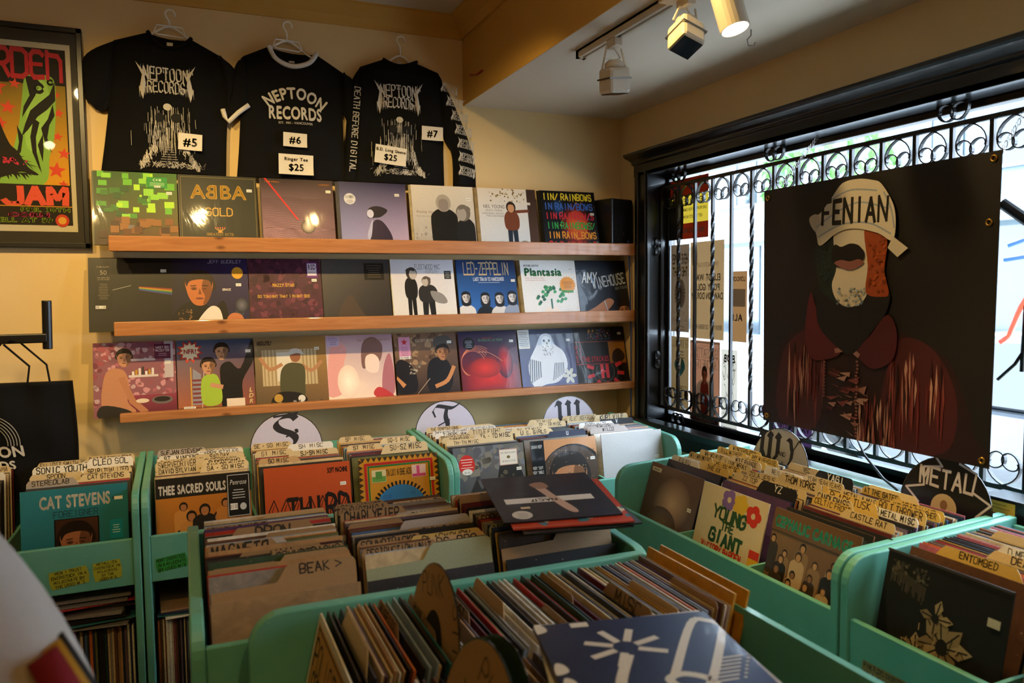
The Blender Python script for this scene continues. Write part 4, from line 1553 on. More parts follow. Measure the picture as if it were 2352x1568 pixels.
# ================================================================== framed poster on the left
pf = tag(empty('framed_poster', (-.675, WY, 1.738)), 'black framed concert poster with red stars and a green tattooed arm', 'poster')
FW, FH = .655, .896
fr = MB()
for x0, x1, z0, z1 in ((-FW / 2, -FW / 2 + .022, 0, FH), (FW / 2 - .022, FW / 2, 0, FH), (-FW / 2, FW / 2, 0, .022), (-FW / 2, FW / 2, FH - .022, FH)):
    fr.box(x0, x1, -.035, -.004, z0, z1)
frm_ = fr.build('frame', 'blackplastic', pf, bevel=.003)
mat_ = MB().box(-FW / 2 + .01, FW / 2 - .01, -.02, -.005, .01, FH - .01, hx('#14140f')).build('mat_board', 'card', pf)
a = Art(.5, .76, .0, seed=3)
a.R(0, 0, 1, 1, '#c9c2a8').R(.03, .035, .965, .97, '#0c0b08')
a.G(.03, .25, .955, .78, '#d9951c', '#6a5a14', '#e0a01f', '#8a7418')
for u, v, r_ in ((.455, .79, .05), (.475, .755, .075), (.6, .775, .045), (.545, .65, .06), (.49, .565, .05), (.89, .73, .03), (.9, .635, .04), (.885, .51, .04), (.925, .42, .05), (.865, .33, .07), (.91, .255, .04), (.2, .7, .06), (.1, .5, .05), (.3, .76, .05)):
    a.star(u, v, r_, '#d8482e', 5, .42, 84, .66)
a.G(.43, .25, .77, .3, '#8fc83c', '#9ad84a')
a.B([(.675, .815), (.76, .83), (.875, .81), (.88, .65), (.86, .51), (.82, .4), (.785, .262), (.6, .25), (.44, .26), (.52, .34), (.57, .44), (.615, .56), (.645, .7)], '#86b84a', 5)
a.B([(.72, .78), (.82, .79), (.84, .64), (.81, .52), (.74, .42), (.66, .46), (.67, .62)], '#9acb5c', 5)
K_ = '#10120a'
for pts in ([(.675, .82), (.7, .72), (.655, .66), (.64, .6), (.69, .66), (.74, .72), (.78, .79), (.74, .82)], [(.7, .64), (.76, .68), (.84, .73), (.88, .8), (.88, .7), (.82, .65), (.75, .61), (.68, .54), (.63, .5), (.66, .57)], [(.86, .68), (.82, .6), (.77, .55), (.79, .48), (.84, .42), (.81, .5), (.83, .57), (.87, .62)], [(.72, .6), (.69, .5), (.7, .42), (.74, .34), (.76, .31), (.73, .42), (.73, .5), (.76, .58)], [(.78, .52), (.74, .46), (.77, .37), (.78, .44)], [(.6, .56), (.64, .5), (.62, .42), (.58, .38), (.61, .47)]):
    a.P(pts, K_)
a.ring(.765, .76, .032, .018, K_, 20, 330, asp=.66).ring(.765, .76, .012, .008, '#9acb5c', 0, 300, asp=.66).ring(.85, .795, .018, .012, K_, 40, 330, asp=.66)
a.B([(.38, .25), (.4, .62), (.455, .68), (.49, .56), (.545, .46), (.6, .42), (.66, .345), (.735, .305), (.7, .3), (.62, .315), (.55, .3), (.47, .28)], '#100d0a', 4)
for i in range(12):
    q = i / 11
    a.P([(.5 + .16 * q, .44 - .08 * q), (.53 + .16 * q, .43 - .08 * q), (.56 + .19 * q, .4 - .1 * q + .02 * (i % 3))], '#100d0a')
    a.P([(.44 + .2 * q, .31), (.47 + .2 * q, .31), (.47 + .22 * q, .27 + .012 * (i % 3))], '#100d0a')
a.X(16, .45, .35, .66, .39, ['#c22a4a'], .005, .013)
for i, (ch, u0, u1) in enumerate((('R', .455, .565), ('D', .59, .69), ('E', .72, .805), ('N', .835, .93))):
    z0, z1, w_ = .815, .955, .026
    if ch == 'R':
        a.S([(u0, z0), (u0, z1), (u1 - .02, z1), (u1, z1 - .02), (u1, z0 + .08), (u1 - .03, z0 + .06), (u0, z0 + .06)], w_, '#b8202c').S([(u1 - .04, z0 + .06), (u1, z0)], w_, '#b8202c')
    if ch == 'D':
        a.S([(u0, z0), (u0, z1), (u1 - .03, z1), (u1, z1 - .02), (u1, z0 + .02), (u1 - .03, z0), (u0, z0)], w_, '#b8202c')
    if ch == 'E':
        a.S([(u1, z1 - .02), (u1 - .02, z1 - .005), (u0 + .02, z1 - .005), (u0, z1 - .025), (u0, z0 + .02), (u0 + .02, z0), (u1, z0 + .005)], w_, '#b8202c').S([(u0 - .02, z0 + .07), (u1 - .01, z0 + .07)], w_ * .8, '#b8202c')
    if ch == 'N':
        a.S([(u0, z0), (u0, z1)], w_, '#b8202c').S([(u0, z1 - .015), (u1 - .02, z1 - .02), (u1, z1 - .045), (u1, z0 - .01)], w_, '#b8202c')
a.R(.03, .035, .965, .25, '#0c0b08')
a.T('JAM', .95, .148, .085, '#e0543a', al='R', font='s', wt=.27, fit=.46, sx=1.6)
a.R(.03, .132, .965, .137, '#c98a1c')
a.T('PRIL 30TH', .95, .106, .022, '#8fae2c', al='R', bold=.07, sx=1.6, fit=.52).T('CORN', .8, .078, .022, '#d02a6a', al='R', bold=.08, sx=2.1, fit=.36).T('ELL AT 59', .82, .048, .025, '#8fae2c', al='R', bold=.07, sx=1.5, fit=.4).E(.89, .06, .05, .034, '#c2381c').E(.89, .06, .03, .02, '#d9a03a')
a.build('poster_print', 'matte', mat_, (.032, -.0215, .067))
MB().box(-FW / 2 + .02, FW / 2 - .02, -.029, -.028, .02, FH - .02).build('glass', 'glass', frm_)

# ================================================================== tote bag on its bracket
wb = tag(empty('display_bracket', (-.6, 3.4, 1.4)), 'black upturned metal bracket arm holding the tote bag', 'bracket')
MB().box(-.45, .12, -.02, .02, -.035, .0).build('arm', 'blackplastic', wb, bevel=.004)
MB().tube([(.118, 0, -.06), (.122, 0, .125)], .017, 14).build('upright', 'blackplastic', wb, bevel=.003)
MB().box(-.47, -.43, -.02, .32, -.05, .02).build('wall_arm', 'blackplastic', wb, bevel=.004)
tb = tag(empty('tote_bag', (-.62, 3.38, .78)), 'black cotton tote bag with white arc logo hanging at the left edge', 'bag')


def ftote(x, z):
    return -.03 * max(0, 1 - (x / .23) ** 2) - .008 * math.sin(x * 40 + z * 6) * (z / .44) - .006 * math.sin(z * 26 + x * 9)


bagb = cloth([(-.24, .44), (-.235, .2), (-.22, 0)], [(.215, .435), (.225, .2), (.218, 0)], ftote, 0, 26, 26, .03).build('bag_body', 'cotton', tb, smooth=True)
for q in (-.11, .1):
    MB().tube([(q - .03, -.01, .43), (q - .02, -.012, .5), (-.02 + q * .25, -.03, .585), (.0 + q * .25, .0, .6), (.02 + q * .3, .03, .585), (q + .03, .03, .5), (q + .04, .02, .43)], .01, flat=(.028, .003, (0, 1, 0))).build('handle', 'cotton', bagb)
a = Art(.3, .24, .006, warp=lambda x, z: ftote(x - .075, z + .09))
for i in range(5):
    a.ring(.5, .52, .26 + i * .032, .01, '#a8a49c', -4, 184, asp=1.25)
a.T('NEPTOON', .5, .32, .17, '#c4c0b8', bold=.05, fit=.86, shear=-.15).T('RECORDS', .5, .13, .13, '#c4c0b8', bold=.05, fit=.74, shear=-.15).T('SINCE 1981', .56, .02, .06, '#b0aca4', bold=.03, fit=.4, shear=-.15)
a.E(.45, .66, .11, .14, '#a8a49c').star(.6, .7, .025, '#a8a49c').X(12, .36, .58, .54, .76, ['#3a3836'], .01, .03)
a.build('bag_print', 'matte', bagb, (-.075, 0, .09))

# ================================================================== record bins
FLOOR_Z = .59


def panel_profile(depth, zf=.885, zb=.91, r=.07, round_back=False):
    p = [(0, .0), (0, zf - r)]
    for i in range(1, 7):
        a = rad(180 - 15 * i)
        p.append((r + r * math.cos(a), zf - r + r * math.sin(a)))
    if round_back:
        for i in range(1, 7):
            a = rad(90 - 15 * i)
            p.append((depth - r + r * math.cos(a), zb - r + r * math.sin(a)))
    else:
        p.append((depth, zb))
    p.append((depth, 0))
    return p


class Unit:
    def __init__(s, name, label, origin, rz, W, ncol, depth=.62, fz=(.575, .732), floor=FLOOR_Z, tp=.024, round_back=False, zf=.885, zb=.91):
        s.o, s.rz, s.W, s.n, s.floor, s.depth = Vector(origin), rz, W, ncol, floor, depth
        t = s.t = tag(empty(name, origin, (0, 0, rz)), label, 'record bin', 'green record bins')
        pr = panel_profile(depth, zf, zb, round_back=round_back)
        MB().prism(pr, 0, tp, 'x').build('side_panel', 'green', t, bevel=.004)
        MB().prism(pr, W - tp, W, 'x').build('side_panel', 'green', t, bevel=.004)
        MB().box(tp, W - tp, .008, .026, fz[0], fz[1]).build('front_board', 'green', t, bevel=.003)
        MB().box(tp, W - tp, .026, depth - .02, floor - .018, floor).build('bin_floor', 'green', t)
        MB().box(tp, W - tp, depth - .02, depth - .004, .05, zb - .02).build('back_board', 'green', t)
        MB().box(tp, W - tp, .03, depth - .02, .085, .103).build('lower_shelf', 'green', t)
        MB().box(tp, W - tp, .04, .055, 0, .085).build('plinth', 'green', t)
        s.inner = W - 2 * tp
        s.cw = s.inner / ncol
        for k in range(1, ncol):
            x = tp + s.cw * k
            MB().prism([(.026, floor), (.026, fz[1] - .006), (.1, fz[1] - .004), (.3, floor + .13), (depth - .02, floor + .13), (depth - .02, floor)], x - .005, x + .005, 'x').build('column_divider', 'green', t)
        s.tp = tp

    def cu(s, k):
        return s.tp + s.cw * (k + .5)

    def world(s, u, d, z):
        c, q = math.cos(s.rz), math.sin(s.rz)
        return (s.o.x + u * c - d * q, s.o.y + u * q + d * c, s.o.z + z)


PAL = [('cream', '#b9a27c'), ('white', '#cfc8ba'), ('black', '#141315'), ('charcoal', '#2c2a2b'), ('grey', '#7a746e'), ('brown', '#5a3c28'), ('tan', '#a07a50'), ('maroon', '#5a1c24'), ('red', '#a02a24'), ('orange', '#b8602a'), ('ochre', '#b08a3a'), ('navy', '#1f2a48'), ('blue', '#3a5a86'), ('teal', '#2c6a70'), ('olive', '#5a5c34'), ('dark green', '#23402e'), ('purple', '#4a3058'), ('pink', '#a8607a'), ('pale blue', '#8a9cae'), ('dusty violet', '#5c4a54')]
PALW = [7, 7, 9, 6, 5, 4, 4, 3, 2, 2, 2, 3, 2, 1, 2, 1, 1, 1, 2, 2]
ORD = ['first', 'second', 'third', 'fourth', 'fifth', 'sixth', 'seventh', 'eighth', 'ninth', 'tenth', 'eleventh', 'twelfth', 'thirteenth', 'fourteenth', 'fifteenth', 'sixteenth', 'seventeenth', 'eighteenth', 'nineteenth', 'twentieth']


def ordinal(n):
    if n <= 20:
        return ORD[n - 1]
    tens = {2: 'twenty', 3: 'thirty', 4: 'forty', 5: 'fifty', 6: 'sixty', 7: 'seventy', 8: 'eighty'}[n // 10]
    return tens + '-' + ORD[n % 10 - 1] if n % 10 else tens[:-1] + 'ieth'


STUFF = MB()          # the sleeves beyond the three hundred that show largest
N_REC = [0]
CARDC = {'c': ('cream', '#cbb68c'), 'w': ('white', '#d9d6cf'), 't': ('tan', '#b89668'), 'p': ('clear plastic', '#a59a92'), 'k': ('black', '#121214'), 'n': ('navy', '#18203c'), 'g': ('grey green', '#8f9272'), 'y': ('yellow', '#c9a85a'), 'd': ('dark tan', '#94744e')}


def card_mesh(side, hgt, tab, seed):
    """divider card: body with one raised tab; origin bottom centre"""
    r = random.Random(seed)
    W2 = .158
    if side == 'L':
        u0, u1 = -W2, r.uniform(-.02, .03)
    elif side == 'R':
        u0, u1 = r.uniform(-.03, .01), W2
    elif side == 'M':
        u0, u1 = -.09, .1
    else:
        u0, u1 = -W2, W2
    k = .012
    p = [(-W2, 0), (W2, 0), (W2, hgt - .004)]
    if u1 < W2 - .01:
        p += [(u1 + k * 1.6, hgt), (u1 + .003, hgt + tab - k), (u1 - k * .6, hgt + tab)]
    else:
        p += [(W2, hgt + tab - k), (W2 - k * .5, hgt + tab - k * .2), (W2 - k, hgt + tab)]
    if u0 > -W2 + .01:
        p += [(u0 + k * .6, hgt + tab), (u0 - .003, hgt + tab - k), (u0 - k * 1.6, hgt)]
    else:
        p += [(-W2 + k, hgt + tab), (-W2 + k * .5, hgt + tab - k * .2), (-W2, hgt + tab - k)]
    if u0 > -W2 + .01:
        p += [(-W2, hgt - .004)]
    return p, u0, u1


def card(label, loc, rot, txt, side, ck, seed, hgt=.318, tab=.042, th=.5, group=None):
    cname, col = CARDC[ck]
    p, u0, u1 = card_mesh(side, hgt, tab, seed)
    r = random.Random(seed)
    k = r.uniform(.88, 1.06)
    c = tuple(min(1, q * k) for q in hx(col))
    o = MB().prism(p, -.0007, .0007, 'y', c).build('divider_card', 'card', None, loc, rot)
    tag(o, label, 'divider card', group)
    if txt:
        a = Art(1, 1, .001, seed=seed)
        ink = '#d8d8d8' if ck in 'kn' else r.choice(['#17150f', '#2a251c', '#1c1a16'])
        rows = txt.split('/')
        n = len(rows)
        for i, s_ in enumerate(rows):
            h = tab * th / (n ** .6)
            a.T(s_, (u0 + u1) / 2 + .5, hgt + tab - .004 - h * (1 + 1.25 * i), h, ink, font='h', fit=(u1 - u0) * .86, wt=r.uniform(.13, .2), sx=r.uniform(.8, 1.1))
        a.build('lettering', 'card', o)
    return o


def column(U, k, where, cards, nrec, d0, d1, t0, t1, seed, indiv=0, u_off=0, thick=(.003, .0042), palw=PALW, zj=.006, th=.42, tab=.036, hgt=.303, gaps=(), mi=2, low=0):
    """fill one column: cards given back to front as (text, side, colour key); sleeves between them.
    d0/t0 front bottom position and tilt, d1/t1 at the back."""
    r = random.Random(seed)
    nc = len(cards)
    seq = []
    for i in range(nrec):
        seq.append(('r', None))
    # spread cards
    for i, c in enumerate(cards[::-1]):
        seq.insert(min(len(seq), max(mi, int((i + .35) * (nrec + i) / max(nc, 1)) + i % 2)), ('c', c))
    N = len(seq)
    ri = ci = 0
    steps = [r.uniform(.6, 1.4) for _ in seq]
    tot = sum(steps)
    acc = 0
    for i, (kd, c) in enumerate(seq):
        q = acc / tot
        acc += steps[i]
        d = d0 + (d1 - d0) * q
        tilt = rad(t0 + (t1 - t0) * q + r.uniform(-.08, .08))
        if any(ga < d < gb for ga, gb in gaps):
            continue
        u = U.cu(k) + u_off + r.uniform(-.004, .004)
        loc = U.world(u, d, U.floor + .002)
        rot = (-tilt, 0, U.rz)
        if kd == 'c':
            ci += 1
            side = c[1]
            cname = CARDC[c[2]][0]
            card('%s divider card, %s tab, %s from front %s' % (cname, {'L': 'left', 'R': 'right', 'M': 'middle', 'F': 'full-width'}[side], ordinal(ci), where), loc, rot, c[0], side, c[2], seed * 100 + i, group='divider cards ' + where, th=th, hgt=hgt, tab=tab + (.012 if r.random() < .15 else 0))
        else:
            ri += 1
            nm, col = r.choices(PAL, palw)[0]
            t = r.uniform(*thick)
            z = r.uniform(-.0, zj)
            w_ = REC
            if ri <= indiv:
                N_REC[0] += 1
                loc = U.world(u, d, U.floor + .002)
                o = record('%s record sleeve, %s from front, %s' % (nm, ordinal(ri), where), loc, rot, col, 'sleeves ' + where, t=round(t, 3), h=low if (low and ri == 1) else REC if r.random() < .6 else round(.312 + .012 * r.random(), 3))
            else:
                m = Matrix.Translation(Vector(loc)) @ Euler(rot).to_matrix().to_4x4()
                STUFF.box(-w_ / 2, w_ / 2, -t / 2, t / 2, 0, .312 + z, hx(col), m)


def front(U, k, label, art, col, d, tilt, mat='print', u_off=0, w=REC, t=.004, yaw=0, h=REC):
    return record(label, U.world(U.cu(k) + u_off, d, U.floor + .002), (-rad(tilt), 0, U.rz + rad(yaw)), col, 'front records in the bins', art, mat, t=t, w=w, h=h)


def lower(U, seed, v0, v1, flats, zf=.425, cols=PALW):
    """packed records on the lower shelf: spines outward, then loose ones lying flat on top"""
    r = random.Random(seed)
    u = v0
    m0 = Matrix.Translation(U.o) @ Matrix.Rotation(U.rz, 4, 'Z')
    while u < v1:
        t = r.uniform(.003, .009)
        nm, col = r.choices(PAL, cols)[0]
        h = .312 + r.uniform(0, .006)
        dd = r.uniform(.05, .065)
        STUFF.box(u, u + t, dd, dd + .312, .105, .105 + h, hx(col), m0)
        u += t + .0008
    for (a, z0, n) in flats:
        z = z0
        for i in range(n):
            t = r.uniform(.004, .008)
            nm, col = r.choices(PAL, cols)[0]
            mm = m0 @ Matrix.Translation((a + r.uniform(-.015, .015), .2 + r.uniform(-.02, .02), z)) @ Matrix.Rotation(rad(r.uniform(-6, 6)), 4, 'Z')
            STUFF.box(-.157, .157, -.157, .157, 0, t, hx(col), mm)
            z += t + .001


# ---- covers in the bins
def cv_teal(a):
    a.G(0, 0, 1, 1, '#1f6a74', '#2f7f88', '#1c6470', '#2a7680')
    a.T('CAT STEVENS', .5, .8, .13, '#d8d0c0', font='b', bold=.05, fit=.66, sx=.62).T('FOREIGNER', .51, .7, .06, '#123a44', font='f', wt=.12, fit=.42)
    a.R(.3, .18, .72, .68, '#10100f').G(.315, .18, .705, .67, '#2a1a12', '#3a2016', '#1c120e', '#4a2c1e').head(.5, .42, .17, '#9a5f3c', '#1a100c', '#3a1e12')
    a.R(.82, .42, .94, .62, '#15829a').lines(.88, .56, .08, 4, .025, '#bfe0e6', .006).T('$', .86, .84, .03, '#333').R(.87, .83, .95, .865, '#e9e6dc')


def cv_souls(a):
    a.G(0, 0, 1, 1, '#9a5a1c', '#b8701f', '#8a4e18', '#a8641c').R(0, .78, 1, 1, '#161412')
    a.T('THEE SACRED SOULS', .38, .82, .1, '#d8d0c4', font='b', bold=.06, fit=.7)
    for u, v, h, b in ((.28, .3, .42, '#b87a34'), (.24, .02, .4, '#a86c2c'), (.36, .1, .52, '#b07430'), (.5, .12, .56, '#1c1612'), (.64, .1, .48, '#241c18'), (.72, .3, .42, '#a86a2a'), (.6, -.2, .36, '#7a4a24'), (.44, -.2, .34, '#6a4020')):
        a.fig(u, v, h, b, '#9a6236', '#1c120e', w=.42)
    a.R(.74, .5, .99, .98, '#0f0f10').S([(.75, .51), (.75, .97), (.98, .97), (.98, .51), (.75, .51)], .006, '#c8c8c8')
    a.T('Penrose', .86, .86, .06, '#d0d0d0', fit=.18, shear=.3).lines(.865, .8, .18, 4, .03, '#b8b8b8', .008).bars(.77, .58, .85, .65, 8).E(.91, .61, .035, .04, '#b0b0b0').sticker(.93, .4)


def cv_orange(a):
    a.G(0, 0, 1, 1, '#a8421c', '#b04a20').T('SOFT MACHINE', .97, .88, .06, '#1c1210', font='b', bold=.09, al='R', fit=.24)
    for i in range(7):
        u = .04 + i * .14
        a.S([(u, .0), (u, .5), (u + .06, .62), (u + .1, .5), (u + .1, 0)], .012, '#241410', 0)
        a.S([(u + .025, .0), (u + .025, .46), (u + .06, .56)], .008, '#241410')
    a.T('THIRD', .62, .35, .26, '#1c1210', font='s', fit=.72, wt=.2).sticker(.91, .74)


def cv_talking(a):
    a.R(0, 0, 1, 1, '#b8801f')
    for i in range(14):
        q = .02 + i * .07
        a.P([(q, 1), (q + .06, 1), (q + .03, .95)], '#3a2c14').P([(0, q), (0, q + .06), (.05, q + .03)], '#3a2c14').P([(1, q), (1, q + .06), (.95, q + .03)], '#3a2c14')
    a.S([(.08, 0), (.08, .925), (.92, .925), (.92, 0)], .03, '#a81f1c').S([(.115, 0), (.115, .895), (.885, .895), (.885, 0)], .018, '#1f6a34')
    a.R(.15, .7, .33, .85, '#c8b88a').R(.155, .705, .325, .77, '#5a8a3a').R(.2, .74, .28, .83, '#4a7a34').R(.66, .72, .84, .87, '#d0b0a8').R(.665, .725, .835, .76, '#b83a6a').R(.72, .75, .76, .86, '#c24a7a')
    a.T('TA LKI N GHE ADS', .495, .77, .07, '#2a2418', font='f', fit=.32, wt=.16)
    n = 44
    for i in range(n):
        th = 2 * PI * i / n
        a.S([(.5 + .335 * math.cos(th), .32 + .335 * math.sin(th)), (.5 + .37 * math.cos(th), .32 + .37 * math.sin(th))], .024, '#161412')
    a.E(.5, .32, .33, .33, '#2f6a9a', n=36).X(24, .25, .1, .75, .55, ['#2a6090', '#3a76a6'], .02, .05)
    a.R(.66, .38, .9, .47, '#121110').lines(.78, .45, .2, 3, .02, '#c8a8a0', .006).sticker(.92, .68)


def cv_cliffs(a):
    a.G(0, 0, 1, 1, '#3a3a38', '#5c6068', '#4a4642', '#6a6862')
    a.X(50, 0, .55, 1, 1, ['#6f7278', '#55585e', '#7a766c'], .03, .09, 8)
    a.P([(0, 0), (0, .3), (.1, .22), (.2, .4), (.3, .58), (.36, .44), (.46, .5), (.54, .28), (.6, 0)], '#2a2a28').P([(.5, 0), (.58, .5), (.64, .74), (.86, .8), (.96, .6), (1, .3), (1, 0)], '#23221f')
    a.X(40, .56, .1, .84, .66, ['#4a4436', '#5a5240', '#35322a'], .01, .04)
    a.E(.18, .77, .11, .13, '#c22c24').lines(.18, .84, .16, 4, .035, '#f0d8d0', .008).E(.18, .68, .07, .04, '#d8d4cc').bars(.14, .65, .22, .69, 7)
    a.R(.64, .72, .9, .93, '#c8a090').R(.65, .73, .89, .92, '#ddd6c8').T('THEY MIGHT BE GIANTS', .77, .87, .024, '#333', fit=.22).T('THE WORLD IS TO DIG', .77, .76, .024, '#333', fit=.2).E(.77, .825, .025, .02, '#6a5a2c').sticker(.91, .66)


def cv_picdisc(a):
    a.G(0, 0, 1, 1, '#b9794a', '#c08858', '#a86a40', '#c48e60')
    a.E(.62, .42, .52, .5, '#0c0b0b', n=40).E(.6, .42, .49, .48, '#4a3a2e', n=40).head(.56, .42, .3, '#b07850', '#2a2420', '#1c1210')
    a.E(.58, .18, .09, .12, '#240c0a').X(110, .2, .1, .98, .85, ['#5a4a3c', '#7a6450', '#2c241e', '#a88a6a'], .005, .016, 4)
    a.R(-.02, 0, .2, 1, '#0d0c0d').T('URIAH HEEP', .09, .9, .045, '#d0d0cc', fit=.16, bold=.04).T("VERY 'EAVY", .09, .62, .035, '#c8c4bc', font='f', fit=.15).T("VERY 'UMBLE", .09, .56, .035, '#c8c4bc', font='f', fit=.16)
    a.head(.1, .38, .06, '#a87850', '#2a2420').T('RIAH', .96, .02, .07, '#2a8a94', al='R', fit=.16).sticker(.93, .7)


def cv_silver(a):
    a.G(0, 0, 1, 1, '#4a3c34', '#6a5448', '#6a5a52', '#5a4438')
    a.E(.55, .6, .34, .3, '#c9a88c', '#6a5448').E(.42, .34, .3, .2, '#8a7a6c', '#55463c').X(40, .3, .2, .56, .42, ['#a89888', '#6a5a4e', '#b8a898'], .003, .01)
    a.R(.03, .9, .22, .95, '#c8bca0').lines(.12, .925, .15, 1, .02, '#666', .01).sticker(.88, .62)


def cv_plainw(a):
    a.G(0, 0, 1, 1, '#a8a8a6', '#b8b6b2', '#a0a2a6', '#b0aeaa').sticker(.9, .62).E(.7, .38, .06, .05, '#b0aaa6')


def cv_giant(a):
    a.R(0, 0, 1, 1, '#cdb894')
    for (u, v, c) in ((.44, .9, '#7a5a9a'), (.62, .89, '#d0a82c'), (.82, .83, '#c8301f')):
        for k in range(5):
            a.E(u + .06 * math.cos(k * 1.257), v + .06 * math.sin(k * 1.257), .055, .05, c)
        a.E(u, v, .03, .03, '#cdb894' if c != '#d0a82c' else c)
    a.S([(.36, .84), (.34, .78)], .012, '#2c5a2c')
    a.T('YOUNG', .5, .68, .12, '#1f4a2a', font='h', wt=.26, fit=.72, rot=-2).T('THE', .5, .59, .075, '#1f4a2a', font='h', wt=.26, fit=.3).T('GIANT', .5, .44, .12, '#1f4a2a', font='h', wt=.26, fit=.66, rot=-2)
    a.T('VICTORY GARDEN', .46, .35, .06, '#b8301f', font='h', wt=.24, fit=.62)
    a.P([(0, 0), (0, .1), (.08, .06), (.2, .04), (.3, .02), (.3, 0)], '#1c1612').P([(.5, 0), (.52, .05), (.62, .03), (.74, .06), (1, .02), (1, 0)], '#1c1612').S([(.4, 0), (.42, .12)], .02, '#1c1612').S([(.4, .1), (.38, .16)], .01, '#1c1612').S([(.42, .1), (.44, .17)], .01, '#1c1612')
    a.R(.86, .34, 1, .52, '#d8a82c').R(.86, .44, 1, .52, '#c2301f')


def cv_crowd(a):
    a.G(0, 0, 1, 1, '#4a3422', '#8a6a44', '#5a3c26', '#7a5634')
    r = a.r
    for i in range(26):
        u, v = .04 + (i * .37) % .94, .42 - .022 * i
        a.fig(u, v, r.uniform(.3, .4), r.choice(['#c8b89c', '#3a2c20', '#8a6a48', '#241a14', '#b89a74', '#5a4434']), r.choice(['#b0855a', '#8a6240']), r.choice(['#1c130e', '#3a281a']), w=.4)
    a.R(0, .8, 1, 1, '#6a4c30').T('CEPHALIC CARNAGE', .48, .84, .1, '#2f9a82', font='b', bold=.07, fit=.9)
    a.R(.82, .6, 1, .74, '#1c1814').lines(.91, .72, .15, 3, .03, '#8a8474', .008).E(.92, .78, .09, .05, '#3a6a3a')


def cv_bone(a):
    a.R(0, 0, 1, 1, '#11100f')
    r = a.r
    for i in range(26):
        u = .06 + i * .012
        a.S([(u, .88 - .003 * i), (u + r.uniform(-.004, .004), .88 - .003 * i - r.uniform(.05, .14))], .007, '#4a4234')
    a.X(40, .05, .82, .38, .93, ['#3a342a', '#554c3c'], .008, .02)
    for cu_, cv_, n_, R_ in ((.36, .32, 7, .14), (.56, .44, 8, .2), (.62, .2, 7, .17), (.8, .18, 7, .15), (.48, .62, 4, .12)):
        for k in range(n_):
            th = 2 * PI * k / n_ + r.uniform(-.2, .2)
            L_, w_ = R_ * r.uniform(.8, 1.15), R_ * .3
            cx, cy, sx_, sy_ = cu_ + .03 * math.cos(th), cv_ + .03 * math.sin(th), math.cos(th), math.sin(th)
            pt = [(cx - sy_ * w_ * .3, cy + sx_ * w_ * .3), (cx + sx_ * L_ * .5 - sy_ * w_, cy + sy_ * L_ * .5 + sx_ * w_), (cx + sx_ * L_, cy + sy_ * L_), (cx + sx_ * L_ * .5 + sy_ * w_, cy + sy_ * L_ * .5 - sx_ * w_), (cx + sy_ * w_ * .3, cy - sx_ * w_ * .3)]
            a.P([(min(.97, p[0]), max(.02, p[1])) for p in pt], r.choice(['#9a8460', '#87724f', '#7a6646']))
            a.S([(cx, cy), (cx + sx_ * L_ * .8, cy + sy_ * L_ * .8)], .012, '#15120f')
        a.E(cu_, cv_, R_ * .24, R_ * .3, '#15120f')
    for i in range(30):
        u, v = r.uniform(.26, .9), r.uniform(.06, .55)
        a.S([(u, v), (u + r.uniform(-.04, .05), v - r.uniform(.02, .09))], .007, r.choice(['#11100f', '#a8926c', '#3a3022']))
    a.R(.86, .72, .95, .78, '#b8ae98').R(.0, .985, 1, 1, '#3a3632')


def cv_knife(a):
    a.G(0, 0, 1, 1, '#15161c', '#1c1f2a', '#23202a', '#12141c')
    a.X(30, 0, 0, 1, 1, ['#1f2230', '#191a22'], .03, .08, 7)
    a.R(.1, .36, .88, .47, '#c8bcae')
    a.B([(.43, .72), (.5, .74), (.56, .5), (.66, .16), (.62, .1), (.56, .2), (.48, .5)], '#b08a74').B([(.4, .78), (.52, .82), (.56, .7), (.46, .66)], '#8a6450')
    a.T('NAC17', .44, .43, .055, '#141414', font='b', bold=.06, fit=.28, rot=180).T('SCREAM', .44, .462, .024, '#3a3a3a', fit=.2, rot=180)
    a.E(.18, .12, .085, .085, '#b8ac9c').lines(.18, .15, .12, 4, .025, '#7a6a5a', .006).R(.2, .24, .28, .28, '#b8a080')


def cv_redtop(a):
    a.R(0, 0, 1, 1, '#a8381f').X(24, 0, 0, 1, .4, ['#c8b89c', '#8a2a18', '#3a6a74'], .02, .06, 7)


def cv_pencil(a):
    a.G(0, 0, 1, 1, '#101830', '#0e1834', '#1a2a5a', '#16244c')
    w_ = '#c9bfae'
    c = (.42, .66)
    for k in range(8):
        th = rad(100 - k * 45 + 12)
        if k == 4:
            continue
        a.S([(c[0] + .08 * math.cos(th), c[1] + .08 * math.sin(th)), (c[0] + .2 * math.cos(th), c[1] + .2 * math.sin(th))], .042, w_)
    a.S([(.4, .56), (.28, .3), (.3, .2), (.42, .16), (.6, .18)], .055, w_, 5)
    a.S([(.56, .34), (.86, .86), (.96, .88), (1.02, .8), (.98, .72), (.66, .18), (.56, .2), (.52, .3), (.6, .34), (.7, .28), (.72, .18)], .045, w_, 5)
    for k in range(7):
        a.S([(.72 + .02 * k, .24 + .035 * k), (.84 + .02 * k, .25 + .035 * k)], .012, w_).E(.88 + .02 * k, .255 + .035 * k, .008, .008, w_)
    a.R(.2, .93, .3, .985, w_)
    for (u, v) in ((.02, .5), (.03, .35), (.01, .95), (.04, .2)):
        a.B([(u - .02, v - .06), (u, v + .05), (u + .04, v + .03), (u + .05, v - .04)], w_)


